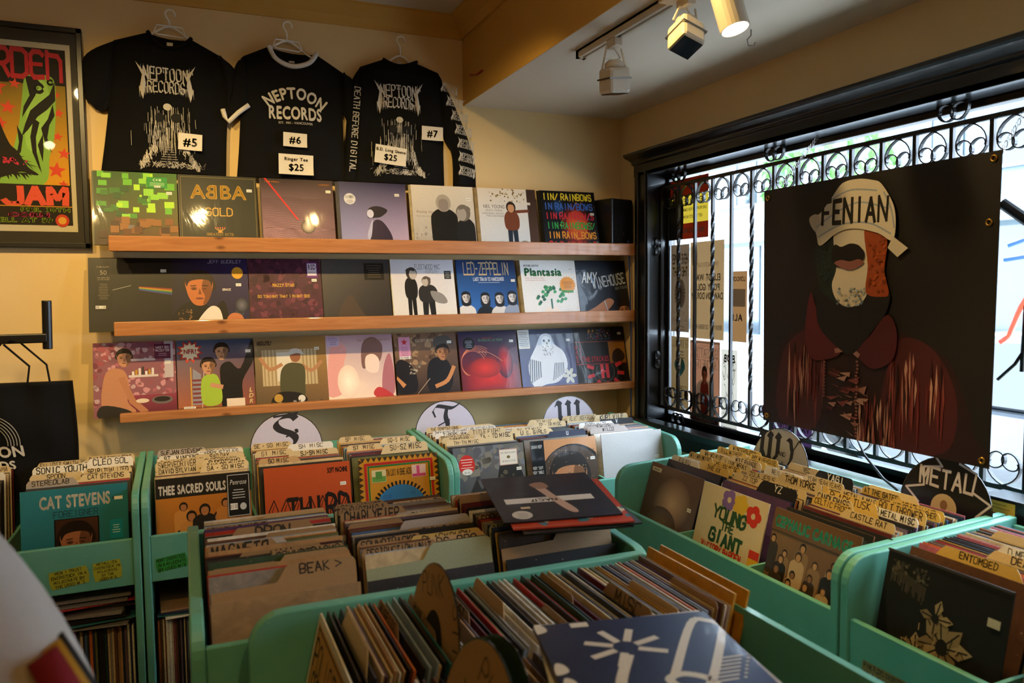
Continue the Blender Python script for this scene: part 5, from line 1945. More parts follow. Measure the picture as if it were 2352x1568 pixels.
def cv_letters(a):
    a.R(0, 0, 1, 1, '#b98a44').S([(.02, .02), (.02, .98), (.98, .98), (.98, .02), (.02, .02)], .05, '#c9bfa6').S([(.07, .07), (.07, .93), (.93, .93), (.93, .07), (.07, .07)], .012, '#2a2430')
    a.T('POLICE', .4, .7, .17, '#2c2630', font='h', wt=.12, fit=.62).T('BETTER', .5, .5, .17, '#2c2630', font='h', wt=.12, fit=.7).B([(.6, .1), (.7, .5), (.9, .4), (.9, .1)], '#8a9a2c')


def cv_dismiss(a):
    a.R(0, 0, 1, 1, '#23282a').X(60, 0, .1, 1, .95, ['#2c3438', '#1c2022', '#3a4446'], .02, .05)


# ---- back-wall bins
UA = Unit('record_bin', 'green record bin at the left under the tote bag, holding the teal record', (-1.36, 2.82, 0), 0, 1.2, 3)
UB = Unit('record_bin', 'green record bin below the S disc, third of its columns fronted by the yellow record', (-.155, 2.82, 0), 0, 1.1, 3)
UC = Unit('record_bin', 'green record bin below the T and W discs in the room corner', (.955, 2.85, 0), 0, 1.07, 3)
# ---- window bins
UD = Unit('record_bin', 'green record bin below the window, with the W and Y disc', (1.475, 2.505, 0), -PI / 2, 1.085, 3)
UE = Unit('record_bin', 'green record bin at the right edge holding the black bone-drawing record', (1.475, 1.412, 0), -PI / 2, 1.1, 3)
# ---- island
UF = Unit('record_bin', 'green island bin in the centre, its front crowded with tabbed cards', (-.012, 1.632, 0), 0, 1.085, 3, .64, (.55, .832), .622, .028)
UG = Unit('record_bin', 'green island bin in the foreground holding the two punk discs', (.095, 1.612, 0), -PI / 2, 1.1, 3, .97, (.55, .74), .588, .028, True, .905, .905)

W_A2, W_A1 = 'behind the teal record', 'at the left photo edge'
column(UA, 2, W_A2, [('SLY & THE FAMILY STONE', 'R', 'c'), ('ELLIOTT SMITH', 'L', 'c'), ('PRIMAL SCREAM', 'R', 'w'), ('CLEO SOL', 'R', 'w'), ('SONICS', 'L', 'c'), ('SONIC YOUTH', 'L', 'w'), ('SPIRITUALIZED', 'R', 'c'), ('SPOON', 'L', 'c'), ('STEELY DAN', 'R', 'c'), ('CAT STEVENS', 'R', 'c'), ('STEREOLAB', 'L', 'p')], 34, .09, .49, 17, 6, 1, 6, .02)
front(UA, 2, 'teal record with pale capitals and a square face photograph at the left', cv_teal, '#1f6a74', .06, 7, u_off=.02)
column(UA, 1, W_A1, [('HIROSHI WAYAMA', 'R', 'c'), ('BUILD 25', 'R', 'w'), ('MERLY', 'R', 'c'), ('DOG', 'R', 't')], 44, .06, .49, 17, 6, 2, 4, 0)
column(UA, 0, 'behind the person', [('SMALL', 'R', 'c')], 30, .06, .49, 17, 6, 3, 0, 0)
W_B1, W_B2, W_B3 = 'behind the orange group record', 'behind the plain orange record', 'behind the yellow bordered record'
column(UB, 0, W_B1, [('SUFJAN STEVENS', 'L', 'p'), ('STONE ROSES', 'R', 'c'), ('HARRY STYLES', 'R', 'w'), ('ST. VINCENT', 'L', 'w'), ('SAD DAY', 'R', 'c'), ('SUNNY DAY REAL ESTATE', 'L', 'c'), ('SUPERCHUNK', 'R', 'c'), ('SUPERTRAMP', 'R', 'c'), ('SWERVEDRIVER', 'L', 'c'), ('TAYLOR SWIFT', 'R', 'c'), ('DAVID SYLVIAN', 'L', 'c'), ('SA - SD MISC', 'R', 'c')], 34, .09, .49, 17, 6, 4, 6)
front(UB, 0, 'record with a black title band over an orange group photograph', cv_souls, '#161412', .05, 13)
column(UB, 1, W_B2, [('SE - SG  MISC', 'L', 'c'), ('SH  MISC', 'R', 'w'), ('SI  MISC', 'L', 'c'), ('SJ-SN MISC', 'R', 'c'), ('SO MISC', 'L', 't')], 44, .1, .49, 17, 6, 5, 8)
front(UB, 1, 'plain orange record with tall outlined black letters', cv_orange, '#a8421c', .06, 13, u_off=.012)
column(UB, 2, W_B3, [('SP  MISC', 'L', 'c'), ('SQ-S  MISC', 'R', 'c'), ('ST  MISC', 'L', 'c'), ('SU-SZ MISC', 'R', 'c')], 44, .1, .49, 16, 6, 6, 8)
front(UB, 2, 'yellow record with triangle border and a blue disc', cv_talking, '#8a1f1c', .065, 11, u_off=.01)
W_C1, W_C2, W_C3 = 'behind the grey cliff record', 'behind the screaming face record', 'behind the silver-white record'
column(UC, 0, W_C1, [('THE TEMPTATIONS', 'L', 'c'), ('', 'R', 'c'), ('THEY ARE GUTTING A BODY', 'R', 'w'), ('THEY MIGHT BE GIANTS', 'L', 'w'), ('THIRTEENTH FLOOR ELEVATORS', 'R', 'c'), ('TIGERS JAW', 'L', 'w'), ('TITLE FIGHT', 'R', 'c'), ('TRAGICALLY HIP', 'L', 'c'), ('TURNOVER', 'L', 'c'), ('TV GIRL', 'R', 'w'), ('TA - TD MISC', 'R', 'c'), ('', 'L', 'c'), ('TH-TN MISC', 'L', 'c')], 34, .1, .49, 16, 6, 7, 6, th=.36)
front(UC, 0, 'grey record of storm cliffs with a round red sticker', cv_cliffs, '#3a3a38', .07, 11)
column(UC, 1, W_C2, [('TO MISC', 'R', 'c'), ('TP - TR MISC', 'R', 'c'), ('TS-TZ MISC', 'L', 'c'), ('U.S. GIRLS', 'L', 'c'), ('U', 'R', 'n')], 46, .1, .49, 16, 6, 8, 6)
front(UC, 1, 'record with a screaming bearded face on a picture disc', cv_picdisc, '#a86a40', .065, 11, u_off=.004)
column(UC, 2, W_C3, [('UN K', 'L', 'c'), ('VELVET UNDERGROUND', 'L', 'c'), ('KURT VILE', 'R', 'c'), ('V', 'R', 'k'), ('BARRY WHITE', 'L', 'w'), ('WHITESNAKE', 'L', 'p'), ('THE WHO', 'L', 'p'), ('WILCO', 'L', 'p')], 38, .1, .49, 15, 6, 9, 6)
front(UC, 2, 'plain silver-white record in the corner bin', cv_plainw, '#b4b2ae', .075, 10, u_off=.01)
W_D1, W_D2, W_D3 = 'behind the bronze record', 'behind the cream flower record', 'behind the brown crowd record'
column(UD, 0, W_D1, [('WINTERSLEEP', 'L', 'y'), ('AMY WINEHOUSE', 'R', 'y'), ('BILL WITHERS', 'L', 'y'), ('WITCH', 'R', 'y'), ('WOLF PARADE', 'R', 'c'), ('WA-WD MISC', 'L', 'c'), ('LINK WRAY', 'R', 'c'), ('WI-WN MISC', 'L', 'y'), ('WE-WH MISC', 'R', 'y'), ('W-Z MISC', 'R', 'y'), ('THE XX', 'R', 'y'), ('XIU XIU', 'L', 'w')], 40, .11, .475, 20, 7, 10, 12)
front(UD, 0, 'bronze-grey cloudy record beside the bin side panel', cv_silver, '#5a4a40', .055, 17)
column(UD, 1, W_D2, [('VEC', 'L', 'c'), ('YAGI', 'R', 'k'), ('YEAH YEAH YEAHS', 'R', 'c'), ('NEIL YOUNG', 'L', 'w'), ('YO LA TENGO', 'R', 'y'), ('THOM YORKE', 'R', 'c'), ('ZOLA JESUS', 'L', 'c'), ('YUKON BLONDE/WARREN ZEVON', 'R', 'c'), ('ZZ TOP', 'L', 'c'), ('YZ', 'R', 'k')], 40, .11, .475, 18, 7, 11, 12)
front(UD, 1, 'cream record with green hand-painted capitals and three flowers', cv_giant, '#cdb894', .05, 14, 'film')
column(UD, 2, W_D3, [('', 'L', 'c'), ('AT THE GATES', 'L', 'y'), ('ACID KING', 'R', 'y'), ('AUTHOR & PUNISHER', 'R', 'y'), ('METAL A MISC', 'L', 'c'), ('BOLT THROWER', 'R', 'y'), ('B METAL MISC', 'R', 'w'), ('BLACK TUSK', 'L', 'y'), ('CANDLEMASS', 'L', 'c'), ('CELTIC FROST', 'L', 'y'), ('CASTLE RAT', 'R', 'c')], 40, .13, .475, 18, 7, 12, 8)
front(UD, 2, 'dark grey record leaning half open behind the brown crowd record', cv_dismiss, '#23282a', .105, 17, u_off=.03)
front(UD, 2, 'bare copper-edged record between the grey and the brown crowd records', cv_dismiss, '#7a4a2a', .08, 16, u_off=.0)
front(UD, 2, 'brown record with a crowd of figures and teal capitals', cv_crowd, '#6a4c30', .05, 14, 'film')
W_E1 = 'behind the black bone-drawing record'
column(UE, 0, W_E1, [('DISMEMBER', 'R', 'y'), ('', 'M', 'c'), ('D METAL MISC', 'R', 'w'), ('DEATH', 'R', 'c'), ('ENTOMBED', 'M', 'y')], 40, .1, .49, 18, 6, 13, 16)
column(UE, 1, 'at the right photo edge', [('D MISC', 'L', 'c')], 40, .06, .49, 18, 6, 14, 0)
front(UE, 0, 'black record with a bone-coloured ink drawing at the right edge', cv_bone, '#11100f', .055, 12, 'matte')

# island, seen from above
W_F1, W_F2, W_F3 = 'in the centre island, left column', 'in the centre island, middle column', 'in the centre island, right column'
ISL = [6, 6, 9, 6, 6, 5, 6, 3, 2, 2, 2, 2, 1, 1, 2, 1, 1, 1, 1, 3]
column(UF, 0, W_F1, [('', 'R', 't'), ('NOUVELLE VAGUE', 'L', 'd'), ('', 'R', 'd'), ('BRON', 'M', 'd'), ('', 'R', 'd'), ('', 'L', 'p'), ('MAGNETO', 'L', 'd'), ('WAV', 'M', 'd'), ('SOUNDTRACKS', 'R', 'd'), ('', 'R', 'd'), ('', 'L', 'd'), ('BEAK >', 'R', 'd')], 34, .045, .53, 17, 11, 21, 34, palw=ISL, th=.55, tab=.036, hgt=.288, mi=1, low=.262)
front(UF, 0, 'worn cardboard-coloured sleeve at the very front of the centre island bin', cv_none, '#9a7a58', .034, 8, t=.006, h=.275)
column(UF, 1, W_F2, [('LOCAL NATIVES', 'L', 'd'), ('KLAUS SCHULTE', 'R', 't'), ('CHRISTMAS &', 'L', 'd'), ('CHARLYFIER', 'L', 'd'), ('SMALL', 'R', 'p'), ('', 'L', 'd'), ('NEIL YOUNG', 'R', 'd'), ('', 'R', 'p'), ('JOHN CALE', 'R', 'd'), ('SOUNDTRACKS', 'L', 'd'), ('BLACKBURN', 'R', 'y'), ('DC-008', 'R', 't'), ('DESTRUCTION UNIT', 'L', 'd'), ('', 'R', 'g')], 34, .045, .53, 17, 11, 22, 34, palw=ISL, th=.55, tab=.036, hgt=.288, mi=1, low=.262)
column(UF, 2, W_F3, [('WIRE', 'L', 'd'), ('', 'L', 'd'), ('', 'R', 'd'), ('SPOKEN WORD', 'L', 'd'), ('D HUDLEY', 'R', 't'), ('PULLED CONSIGNMENT', 'L', 'g'), ('', 'R', 'd')], 32, .045, .5, 16, 11, 23, 32, palw=ISL, th=.55, tab=.036, hgt=.288, mi=1, low=.262)
GW = [7, 8, 9, 7, 6, 4, 5, 3, 2, 2, 1, 2, 1, 1, 3, 1, 1, 1, 2, 3]
W_G1, W_G2 = 'in the foreground bin, far column', 'in the foreground bin, near column'
column(UG, 0, W_G1, [('', 'R', 'd'), ('', 'R', 't'), ('MISC', 'R', 'd'), ('', 'L', 'd'), ('', 'R', 'd'), ('', 'L', 't'), ('PUNK 57', 'L', 'd'), ('RANCID', 'L', 'd'), ('MISFITS', 'L', 'd'), ('', 'M', 'c')], 82, .085, .86, 13, 13, 24, 78, palw=GW, tab=.028, th=.7, hgt=.3, gaps=((.293, .313),))
front(UG, 0, 'ochre record with sketched capitals inside a cream border, front of the foreground bin', cv_letters, '#c9bfa6', .07, 13, 'matte')
column(UG, 1, W_G2, [('', 'L', 'd'), ('', 'R', 'd'), ('', 'L', 'd'), ('PUNK', 'L', 'd'), ('', 'L', 't'), ('', 'R', 'd'), ('MISC', 'L', 'd')], 44, .09, .62, 13, 13, 25, 44, palw=GW, tab=.028, th=.7, hgt=.3, gaps=((.23, .28),))
for kk, (d, col, lab) in enumerate(((.85, '#b8801c', 'mustard yellow sleeve sticking up at the back of the foreground bin'), (.885, '#b0781a', 'second mustard yellow sleeve, furthest back in the foreground bin'))):
    record(lab, UG.world(UG.cu(0) - .004, d, UG.floor + .002), (-rad(13.5), 0, UG.rz), col, 'mustard sleeves', t=.005, w=.322, h=.34)

lower(UA, 31, .62, 1.16, [(1.0, .43, 16), (.72, .43, 12)])
lower(UB, 32, .03, 1.06, [(.2, .43, 4), (.42, .43, 14), (.85, .43, 9)])
lower(UC, 33, .03, 1.0, [(.4, .43, 8)])
DK = [2, 2, 14, 10, 4, 4, 1, 3, 1, 1, 1, 3, 1, 1, 1, 1, 1, 1, 2, 2]
lower(UD, 34, .03, 1.04, [(.3, .43, 14), (.62, .43, 16), (.9, .43, 12)], cols=DK)
lower(UE, 35, .03, .9, [(.3, .43, 10)], cols=DK)
lower(UF, 36, .03, 1.0, [])
tag(STUFF.build('packed_records', 'sleeves'), 'densely packed record sleeves filling the backs and lower shelves of the green bins', 'records', kind='stuff')


# ---- letter discs standing in the bins
def disc(label, loc, rot, col, draw, mat='card', rim='vinyl', r=.15, name='letter_disc'):
    t = tag(empty(name, loc, rot), label, 'disc', 'round section markers')
    n = 40
    rec_ = MB().prism([(r * math.cos(2 * PI * i / n), r + r * math.sin(2 * PI * i / n)) for i in range(n)], 0, .002, 'y').build('record', rim, t)
    a = Art(2 * r, 2 * r, .0002)
    a.E(.5, .5, .49, .49, col, n=40)
    draw(a)
    a.build('face', mat, rec_)
    return t


def big(ch):
    K = '#1c1a20'

    def d(a):
        if ch == 'S':
            a.S([(.64, .9), (.58, .95), (.42, .92), (.36, .84), (.42, .76), (.56, .7), (.63, .62), (.58, .52), (.44, .47), (.34, .5)], 0, K, 4, nib=(.04, .03)).S([(.34, .95), (.66, .99)], .03, K).S([(.5, .66), (.66, .72)], .022, K).E(.64, .74, .028, .022, K)
        elif ch == 'T':
            a.S([(.3, .84), (.36, .92), (.5, .9), (.62, .88), (.74, .94)], 0, K, 4, nib=(.022, .026)).S([(.53, .89), (.5, .76), (.53, .62), (.48, .5)], 0, K, 4, nib=(.036, .022)).S([(.3, .84), (.33, .76)], .03, K).S([(.38, .62), (.56, .7)], .02, K)
        else:
            u0, wd = (.5, .4) if ch == 'W' else (.3, .34)
            for q, e in ((-.42, .09), (0, 0), (.42, -.11)):
                x = u0 + wd * q
                a.S([(x - .03, .87), (x + .004, .9), (x + .004, .66), (x + e * wd * 2, .565)], 0, K, nib=(.034, .03))
                a.P([(x - .07, .865), (x - .01, .945), (x + .06, .89), (x, .83)], K)
            a.S([(u0 - wd * .36, .6), (u0 - wd * .16, .555), (u0 + wd * .02, .64)], .045, K).S([(u0 + wd * .02, .62), (u0 + wd * .18, .555), (u0 + wd * .42, .65)], .045, K).S([(u0 - wd * .62, .84), (u0 - wd * .5, .93)], .02, K)
            if ch == 'WY':
                a.S([(.6, .88), (.66, .86), (.7, .74), (.8, .9), (.84, .88)], 0, K, 2, nib=(.024, .022)).S([(.7, .76), (.69, .64), (.64, .56)], 0, K, nib=(.028, .02)).T('AND', .53, .66, .05, K, font='h').T('X', .55, .54, .05, K, font='h')
    return d


disc('lilac-white disc with a blackletter S standing at the back of a wall bin', (.385, 3.365, .735), (rad(-7), 0, 0), '#b4b2c8', big('S'))
disc('lilac-white disc with a blackletter T standing at the back of the corner bin', (1.11, 3.4, .735), (rad(-7), 0, 0), '#b8b6c8', big('T'))
disc('lilac-white disc with a blackletter W standing at the back of the corner bin', (1.755, 3.4, .715), (rad(-7), 0, 0), '#b9b7c6', big('W'))
disc('grey disc lettered W and Y standing at the back of the window bin', (2.02, 2.255, .72), (rad(-7), 0, -PI / 2), '#a8a4a0', big('WY'))


def metal(a):
    K = '#b0aab0'
    a.S([(.06, .62), (.26, .68), (.24, .86), (.44, .9), (.36, .98)], .022, K).S([(.62, .96), (.8, .9), (.78, .72), (.97, .64)], .022, K).S([(.06, .62), (.22, .5)], .022, K).S([(.97, .64), (.84, .5)], .022, K)
    a.T('METAL', .5, .7, .17, K, font='s', wt=.17, fit=.58, jit=.03)
    a.E(.5, .5, .14, .14, '#b09a78').E(.5, .53, .04, .05, '#7a5a3c')


disc('black disc with white star lines and rough METAL lettering', (2.02, 1.57, .745), (rad(-7), 0, -PI / 2), '#0c0c0e', metal, 'print')


def punk(txts):
    def d(a):
        a.E(.5, .5, .485, .485, '#b08a54', n=40)
        for s_, u, v, rt in txts:
            a.T(s_, u, v, .13, '#4a3a24', font='h', wt=.09, rot=rt)
        a.E(.5, .45, .2, .26, '#1c1812', n=30)
    return d


disc('tan ring-shaped card disc lettered PUNK standing upright in the foreground bin', (.395, 1.39, .725), (rad(-8), 0, -PI / 2), '#b08a54', punk((('PUNK', .4, .78, 14), ('STIUN', .86, .6, -74))), 'matte')
disc('second tan card disc lettered PUNK, nearer and lower in the foreground bin', (.335, 1.02, .74), (rad(-12), 0, -PI / 2), '#b08a54', lambda a: (a.E(.5, .5, .485, .485, '#a8844e', n=40), a.T('PUNK', .6, .72, .13, '#4a3a24', font='h', wt=.09, rot=-20), a.T('MISC', .4, .6, .1, '#4a3a24', font='h', wt=.09, rot=-10)), 'matte')
disc('dark green disc right behind the nearer punk disc', (.357, 1.01, .745), (rad(-12), 0, -PI / 2), '#1f3a22', lambda a: a.E(.5, .5, .4, .4, '#244a28', n=30), 'matte')


# ---- loose records lying on top of the island
def lying(label, cx, cy, cz, yaw, pitch, roll, col, art, mat='film', group='loose records lying on the island'):
    """a record lying face up: local face -y turned to +z; yaw in degrees"""
    m = Matrix.Translation((cx, cy, cz)) @ Matrix.Rotation(rad(yaw), 4, 'Z') @ Matrix.Rotation(rad(pitch), 4, 'X') @ Matrix.Rotation(rad(roll), 4, 'Y') @ Matrix.Rotation(rad(-90), 4, 'X') @ Matrix.Translation((0, 0, -REC / 2))
    o = record(label, (0, 0, 0), (0, 0, 0), col, group, art, mat)
    o.matrix_world = m
    return o


for i, (dx, dy, yw, col, nm) in enumerate(((.01, -.03, -10, '#2a2422', 'dark'), (.02, -.045, -7, '#15120f', 'black'), (.012, -.035, -12, '#a8381f', 'orange-red'))):
    lying('%s record in the loose stack under the knife-cover record, %s from the bottom' % (nm, ORD[i]), .905 + dx, 1.885 + dy, .957 + i * .008, yw, 6, 0, col, cv_redtop if nm == 'orange-red' else None)
lying('black record with a white bar lying on top of the loose stack', .9, 1.885, .984, -10, 6.5, 0, '#15161c', cv_knife, 'print')
for i, (dx, dy, yw, col) in enumerate(((.0, .012, -18, '#c8c0b0'), (.012, .004, -10, '#a89c90'))):
    lying(('pale record directly under the blue shrink-wrapped record', 'white record at the bottom of the pair under the blue record')[1 - i], .655 + dx, 1.01 + dy, .952 + i * .006, yw, 0, 0, col, None)
lying('dark blue shrink-wrapped record with a white line drawing in the foreground', .655, 1.0, .966, -13, 0, 0, '#101830', cv_pencil)


# ---- handwritten tapes
def tape(label, U, u, z, wd, ht, rows, col, rot, d=.0075):
    t = empty('tape_note', U.world(u, d - .0004, z), (0, rad(rot), U.rz))
    tag(t, label, 'note', 'handwritten tape notes')
    a = Art(wd, ht, 0)
    a.P([(.04, .0), (.97, .04), (1, .5), (.95, 1), (.02, .96), (0, .4)], col)
    n = len(rows)
    for i, s_ in enumerate(rows):
        a.T(s_, .5, 1 - (i + .88) / n, .6 / n, '#15170e', font='h', fit=.9, wt=.18)
    a.build('tape', 'card', t)


tape('yellow tape note with four handwritten lines, left one under the teal record', UA, .99, .6, .115, .06, ['MEN I TRUST', 'OVERSTOCK IN A', 'MILKCRATE BY', "THE USED M'S"], '#9a9a2a', -5)
tape('yellow tape note with five handwritten lines, right one under the teal record', UA, 1.1, .605, .085, .065, ['METALLICA', 'OVERSTOCK IN', 'MILKCRATE', 'BY THE', "USED M'S"], '#a0a02c', -3)
tape('green tape note under the teal record, nearest the person', UA, .86, .59, .07, .055, ['OVERSTOCK', 'IN CRATE', 'BY MS'], '#2f7a34', -4)
tape('green tape note with three handwritten lines under the orange group record', UB, .09, .61, .1, .05, ['MGMT OVERSTOCK', 'IN A MILKCRATE', "BY USED M'S"], '#2f8a3a', -6)
tape('green tape note at the right end of the corner bin front', UC, .78, .645, .09, .06, ['THE WHO HAS', 'A STACK OF', 'OVERSTOCK IN', 'A CRATE'], '#2f8a3a', -3)
tape('tan tape note on the right edge bin front', UE, .13, .61, .13, .04, ['PINK FLOYD OVERSTOCK', 'IN A MILKCRATE'], '#8a7a4a', 0)

# ================================================================== banner in the window
bn = tag(empty('hanging_banner', (2.035, 1.885, 1.04), (0, 0, -PI / 2)), 'large black banner of a masked figure in a white headwrap and dark red jacket', 'banner')
BW, BH = .925, .87


def fban(x, z):
    return 0.0


n = 16
vs, fs = [], []
for s_ in (0, .0015):
    for j in range(n + 1):
        for i in range(n + 1):
            x, z = (i / n - .5) * BW * (1 - .02 * (1 - j / n)), BH * j / n
            vs.append((x, fban(x, z) + s_, z))
N = (n + 1) ** 2
for j in range(n):
    for i in range(n):
        q = j * (n + 1) + i
        fs += [(q, q + 1, q + n + 2, q + n + 1), (N + q, N + q + n + 1, N + q + n + 2, N + q + 1)]
bsh = MB().add(vs, fs, hx('#15110f')).build('sheet', 'banner', bn, smooth=True)
a = Art(BW, BH, .0008, warp=fban, seed=4)
JK, JD = '#3c1215', '#200b0d'
# jacket
a.B([(.06, .0), (.07, .16), (.1, .33), (.2, .405), (.3, .43), (.46, .36), (.6, .43), (.7, .41), (.84, .34), (.91, .2), (.94, .1), (.92, .0)], JD, 5)
a.B([(.1, .03), (.11, .28), (.2, .39), (.3, .41), (.34, .3), (.3, .02)], JK, 5).B([(.6, .02), (.62, .3), (.68, .4), (.8, .36), (.88, .2), (.84, .02)], JK, 5)
r = random.Random(9)
for i in range(150):
    q = i % 3
    u = r.uniform(.14, .34) if q == 0 else (r.uniform(.62, .84) if q == 1 else r.uniform(.5, .66))
    v = r.uniform(.2, .36) if q < 2 else r.uniform(.06, .2)
    ln = r.uniform(.08, .24)
    a.P([(u, v), (u + r.uniform(.003, .007), v - ln * .4), (u + r.uniform(-.006, .006), v - ln), (u - r.uniform(.003, .006), v - ln * .5)], r.choice(['#5a2022', '#6e3432', '#8a5a54', '#a07870', '#521a1c', '#240c0e']))
for i in range(34):
    u, v = r.uniform(.35, .5), r.uniform(.03, .27)
    a.P([(u, v), (u + r.uniform(.03, .07), v + r.uniform(-.02, .02)), (u + r.uniform(.02, .05), v - r.uniform(.006, .016))], r.choice(['#6e3432', '#8a625a', '#4a181a', '#9a766a']))
for i in range(22):
    a.E(.495 + .003 * math.sin(i), .3 - i * .0135, .006, .0045, '#7a4a40')
    if i < 12:
        a.E(.345, .3 - i * .0135, .005, .0045, '#6a3a34')
# collar
a.B([(.27, .56), (.245, .42), (.26, .32), (.31, .29), (.42, .325), (.36, .4), (.3, .5)], '#4c1115', 5).B([(.62, .48), (.66, .42), (.645, .32), (.56, .28), (.49, .34), (.55, .4)], '#430f13', 5)
a.S([(.4, .335), (.46, .345), (.5, .325)], .018, '#8a625a', 4)
a.B([(.3, .52), (.32, .42), (.42, .34), (.48, .33), (.56, .42), (.62, .5), (.6, .58), (.32, .6)], '#0d0b0b', 5)
# head: knitted tricolour mask
a.B([(.3, .76), (.31, .6), (.36, .54), (.42, .54), (.42, .76)], '#14221f', 5)
a.B([(.385, .8), (.395, .66), (.375, .59), (.4, .53), (.46, .505), (.53, .545), (.535, .66), (.525, .8)], '#c4b8a6', 5)
a.B([(.52, .8), (.535, .66), (.53, .56), (.6, .545), (.625, .56), (.605, .64), (.61, .76)], '#8f3d12', 5)
for i in range(46):
    u, v = r.uniform(.532, .602), r.uniform(.565, .76)
    a.P([(u, v), (u + .007, v + .008), (u + .014, v), (u + .007, v - .005)], r.choice(['#a34a18', '#76300e']))
    u, v = r.uniform(.312, .37), r.uniform(.58, .75)
    a.P([(u, v), (u + .007, v + .008), (u + .014, v), (u + .007, v - .005)], r.choice(['#1c302c', '#0f1a18']))
    u, v = r.uniform(.39, .52), r.uniform(.51, .575)
    a.P([(u, v), (u + .007, v + .006), (u + .014, v), (u + .007, v - .006)], r.choice(['#8f9aa8', '#5a6878', '#a8a094']))
a.B([(.375, .71), (.39, .745), (.42, .735), (.46, .745), (.5, .735), (.525, .7), (.5, .665), (.44, .655), (.39, .665)], '#0d0a0a', 5).B([(.39, .672), (.42, .685), (.46, .678), (.5, .685), (.52, .668), (.46, .645)], '#7e4f4a', 5)
# headwrap
a.B([(.28, .85), (.3, .79), (.32, .745), (.4, .79), (.48, .8), (.58, .775), (.635, .745), (.65, .79), (.64, .87), (.59, .95), (.55, 1 - .03), (.49, 1 - .018), (.42, .975), (.37, .925), (.32, .875)], '#c9bda9', 5)
a.B([(.265, .86), (.27, .83), (.3, .8), (.32, .84), (.3, .87)], '#b9ad9a', 4).P([(.64, .76), (.7, .715), (.66, .685), (.62, .72)], '#c2b6a2')
for pts in ([(.3, .82), (.4, .87), (.5, .895), (.62, .86)], [(.31, .78), (.42, .82), (.54, .815), (.63, .77)], [(.37, .92), (.46, .945), (.57, .93)], [(.6, .92), (.63, .86), (.645, .79)]):
    a.S(pts, .006, '#8f98a4', 5)
a.T('FENIAN', .475, .825, .085, '#15120f', font='h', wt=.2, fit=.29, jit=.03, rot=-2)
a.build('figure_print', 'banner', bsh)
for x, z in ((-BW / 2 + .022, BH - .03), (BW / 2 - .022, BH - .02), (-BW / 2 + .03, .02), (BW / 2 - .03, .02), (BW / 2 - .03, BH * .78)):
    R_ = Matrix.Translation((x, fban(x, z) - .001, z)) @ Matrix.Rotation(PI / 2, 4, 'X')
    mb = MB()
    mb.tube([(x + .008 * math.cos(2 * PI * k / 14), fban(x, z) - .002, z + .008 * math.sin(2 * PI * k / 14)) for k in range(14)], .003, 6, closed=True)
    mb.build('grommet', 'brass', bsh, smooth=True)


def chain(label, p0, p1):
    p0, p1 = Vector(p0), Vector(p1)
    L_ = (p1 - p0).length
    nl = int(L_ / .014)
    t = tag(empty('hanging_chain', p1), label, 'chain', 'banner chains')
    for i in range(nl):
        c = p0.lerp(p1, (i + .5) / nl) - p1
        ax = Vector((0, 1, 0)) if i % 2 else Vector((1, 0, 0))
        MB().tube([c + Vector((0, 0, 1)) * .0095 * math.sin(2 * PI * k / 10) + ax * .004 * math.cos(2 * PI * k / 10) for k in range(10)], .0012, 5, closed=True).build('link', 'steel', t)


chain('thin steel chain hanging from the window head to the banner corner by the room corner', (2.25, 2.3, 2.12), (2.05, 2.32, 1.885))
chain('thin steel chain hanging from the window head to the banner corner by the right edge', (2.25, 1.46, 2.12), (2.05, 1.45, 1.885))


# ---- posters taped to the glass, printed side out
def glass_poster(label, y0, y1, z0, z1, draw):
    """seen from inside the lettering is reversed"""
    t = tag(empty('window_poster', (GX - .006, (y0 + y1) / 2, z0), (0, 0, -PI / 2)), label, 'poster', 'posters taped to the window glass')
    a = Art(abs(y1 - y0), z1 - z0, 0, flip=True, seed=hash_(label))
    draw(a)
    a.build('poster_sheet', 'glassposter', t)


def gp1(a):
    a.R(0, 0, 1, 1, '#b89a2c').R(0, .72, 1, 1, '#b83a2c').R(0, 0, 1, .26, '#b83a2c')
    a.T('SOMETHING TO DO', .45, .84, .08, '#eee', fit=.8, bold=.04).T('Hey Hey Hey', .4, .58, .09, '#4a3a14', font='h', fit=.6).T('LIVE FROM THE FOX CABARET', .4, .46, .05, '#222', fit=.7, bold=.03).T('GET TICKETS NOW', .4, .34, .05, '#222', fit=.5, bold=.03).T('NOT TOO FREE', .4, .1, .07, '#eee', fit=.6, bold=.04)
    a.fig(.86, -.1, .95, '#23242c', '#c8a88a', '#5a4a3c', w=.4)


def gp2(a):
    a.R(0, 0, 1, 1, '#5a4632').T('HERE COMES', .5, .78, .12, '#d8d0c0', fit=.86, bold=.05).T('THE NIGHT', .5, .64, .11, '#b8a04a', fit=.82, bold=.05).E(.5, .44, .3, .17, '#d8d0c8', '#5a4632').fig(.5, .28, .3, '#3a3028', '#c8b8a4', '#2a2018')
    a.T('MAY 9  9:30PM - 2AM', .5, .2, .04, '#e0d8c8', fit=.86).T('DJ KEITH MCCARTHY', .5, .12, .035, '#d8d0c0', fit=.8).lines(.5, .06, .7, 2, .03, '#b8a890', .008)


def gp3(a):
    a.R(0, 0, 1, 1, '#8a6a44').T('THE BACKROADS', .5, .74, .05, '#b89a6a', fit=.7).T('ELLIOT WAY', .5, .6, .07, '#ece4d4', fit=.8, bold=.05).T('PONY GOLD', .5, .5, .07, '#ece4d4', fit=.76, bold=.05).T('DAWSON DORSEY', .5, .41, .07, '#ece4d4', fit=.94, bold=.05)
    a.B([(.78, .84), (.86, .96), (.96, .94), (.94, .78), (.86, .72)], '#c8c0b0').T('FRIDAY MAY 22 GREEN AUTO', .5, .1, .05, '#c8b48c', fit=.9, bold=.03)


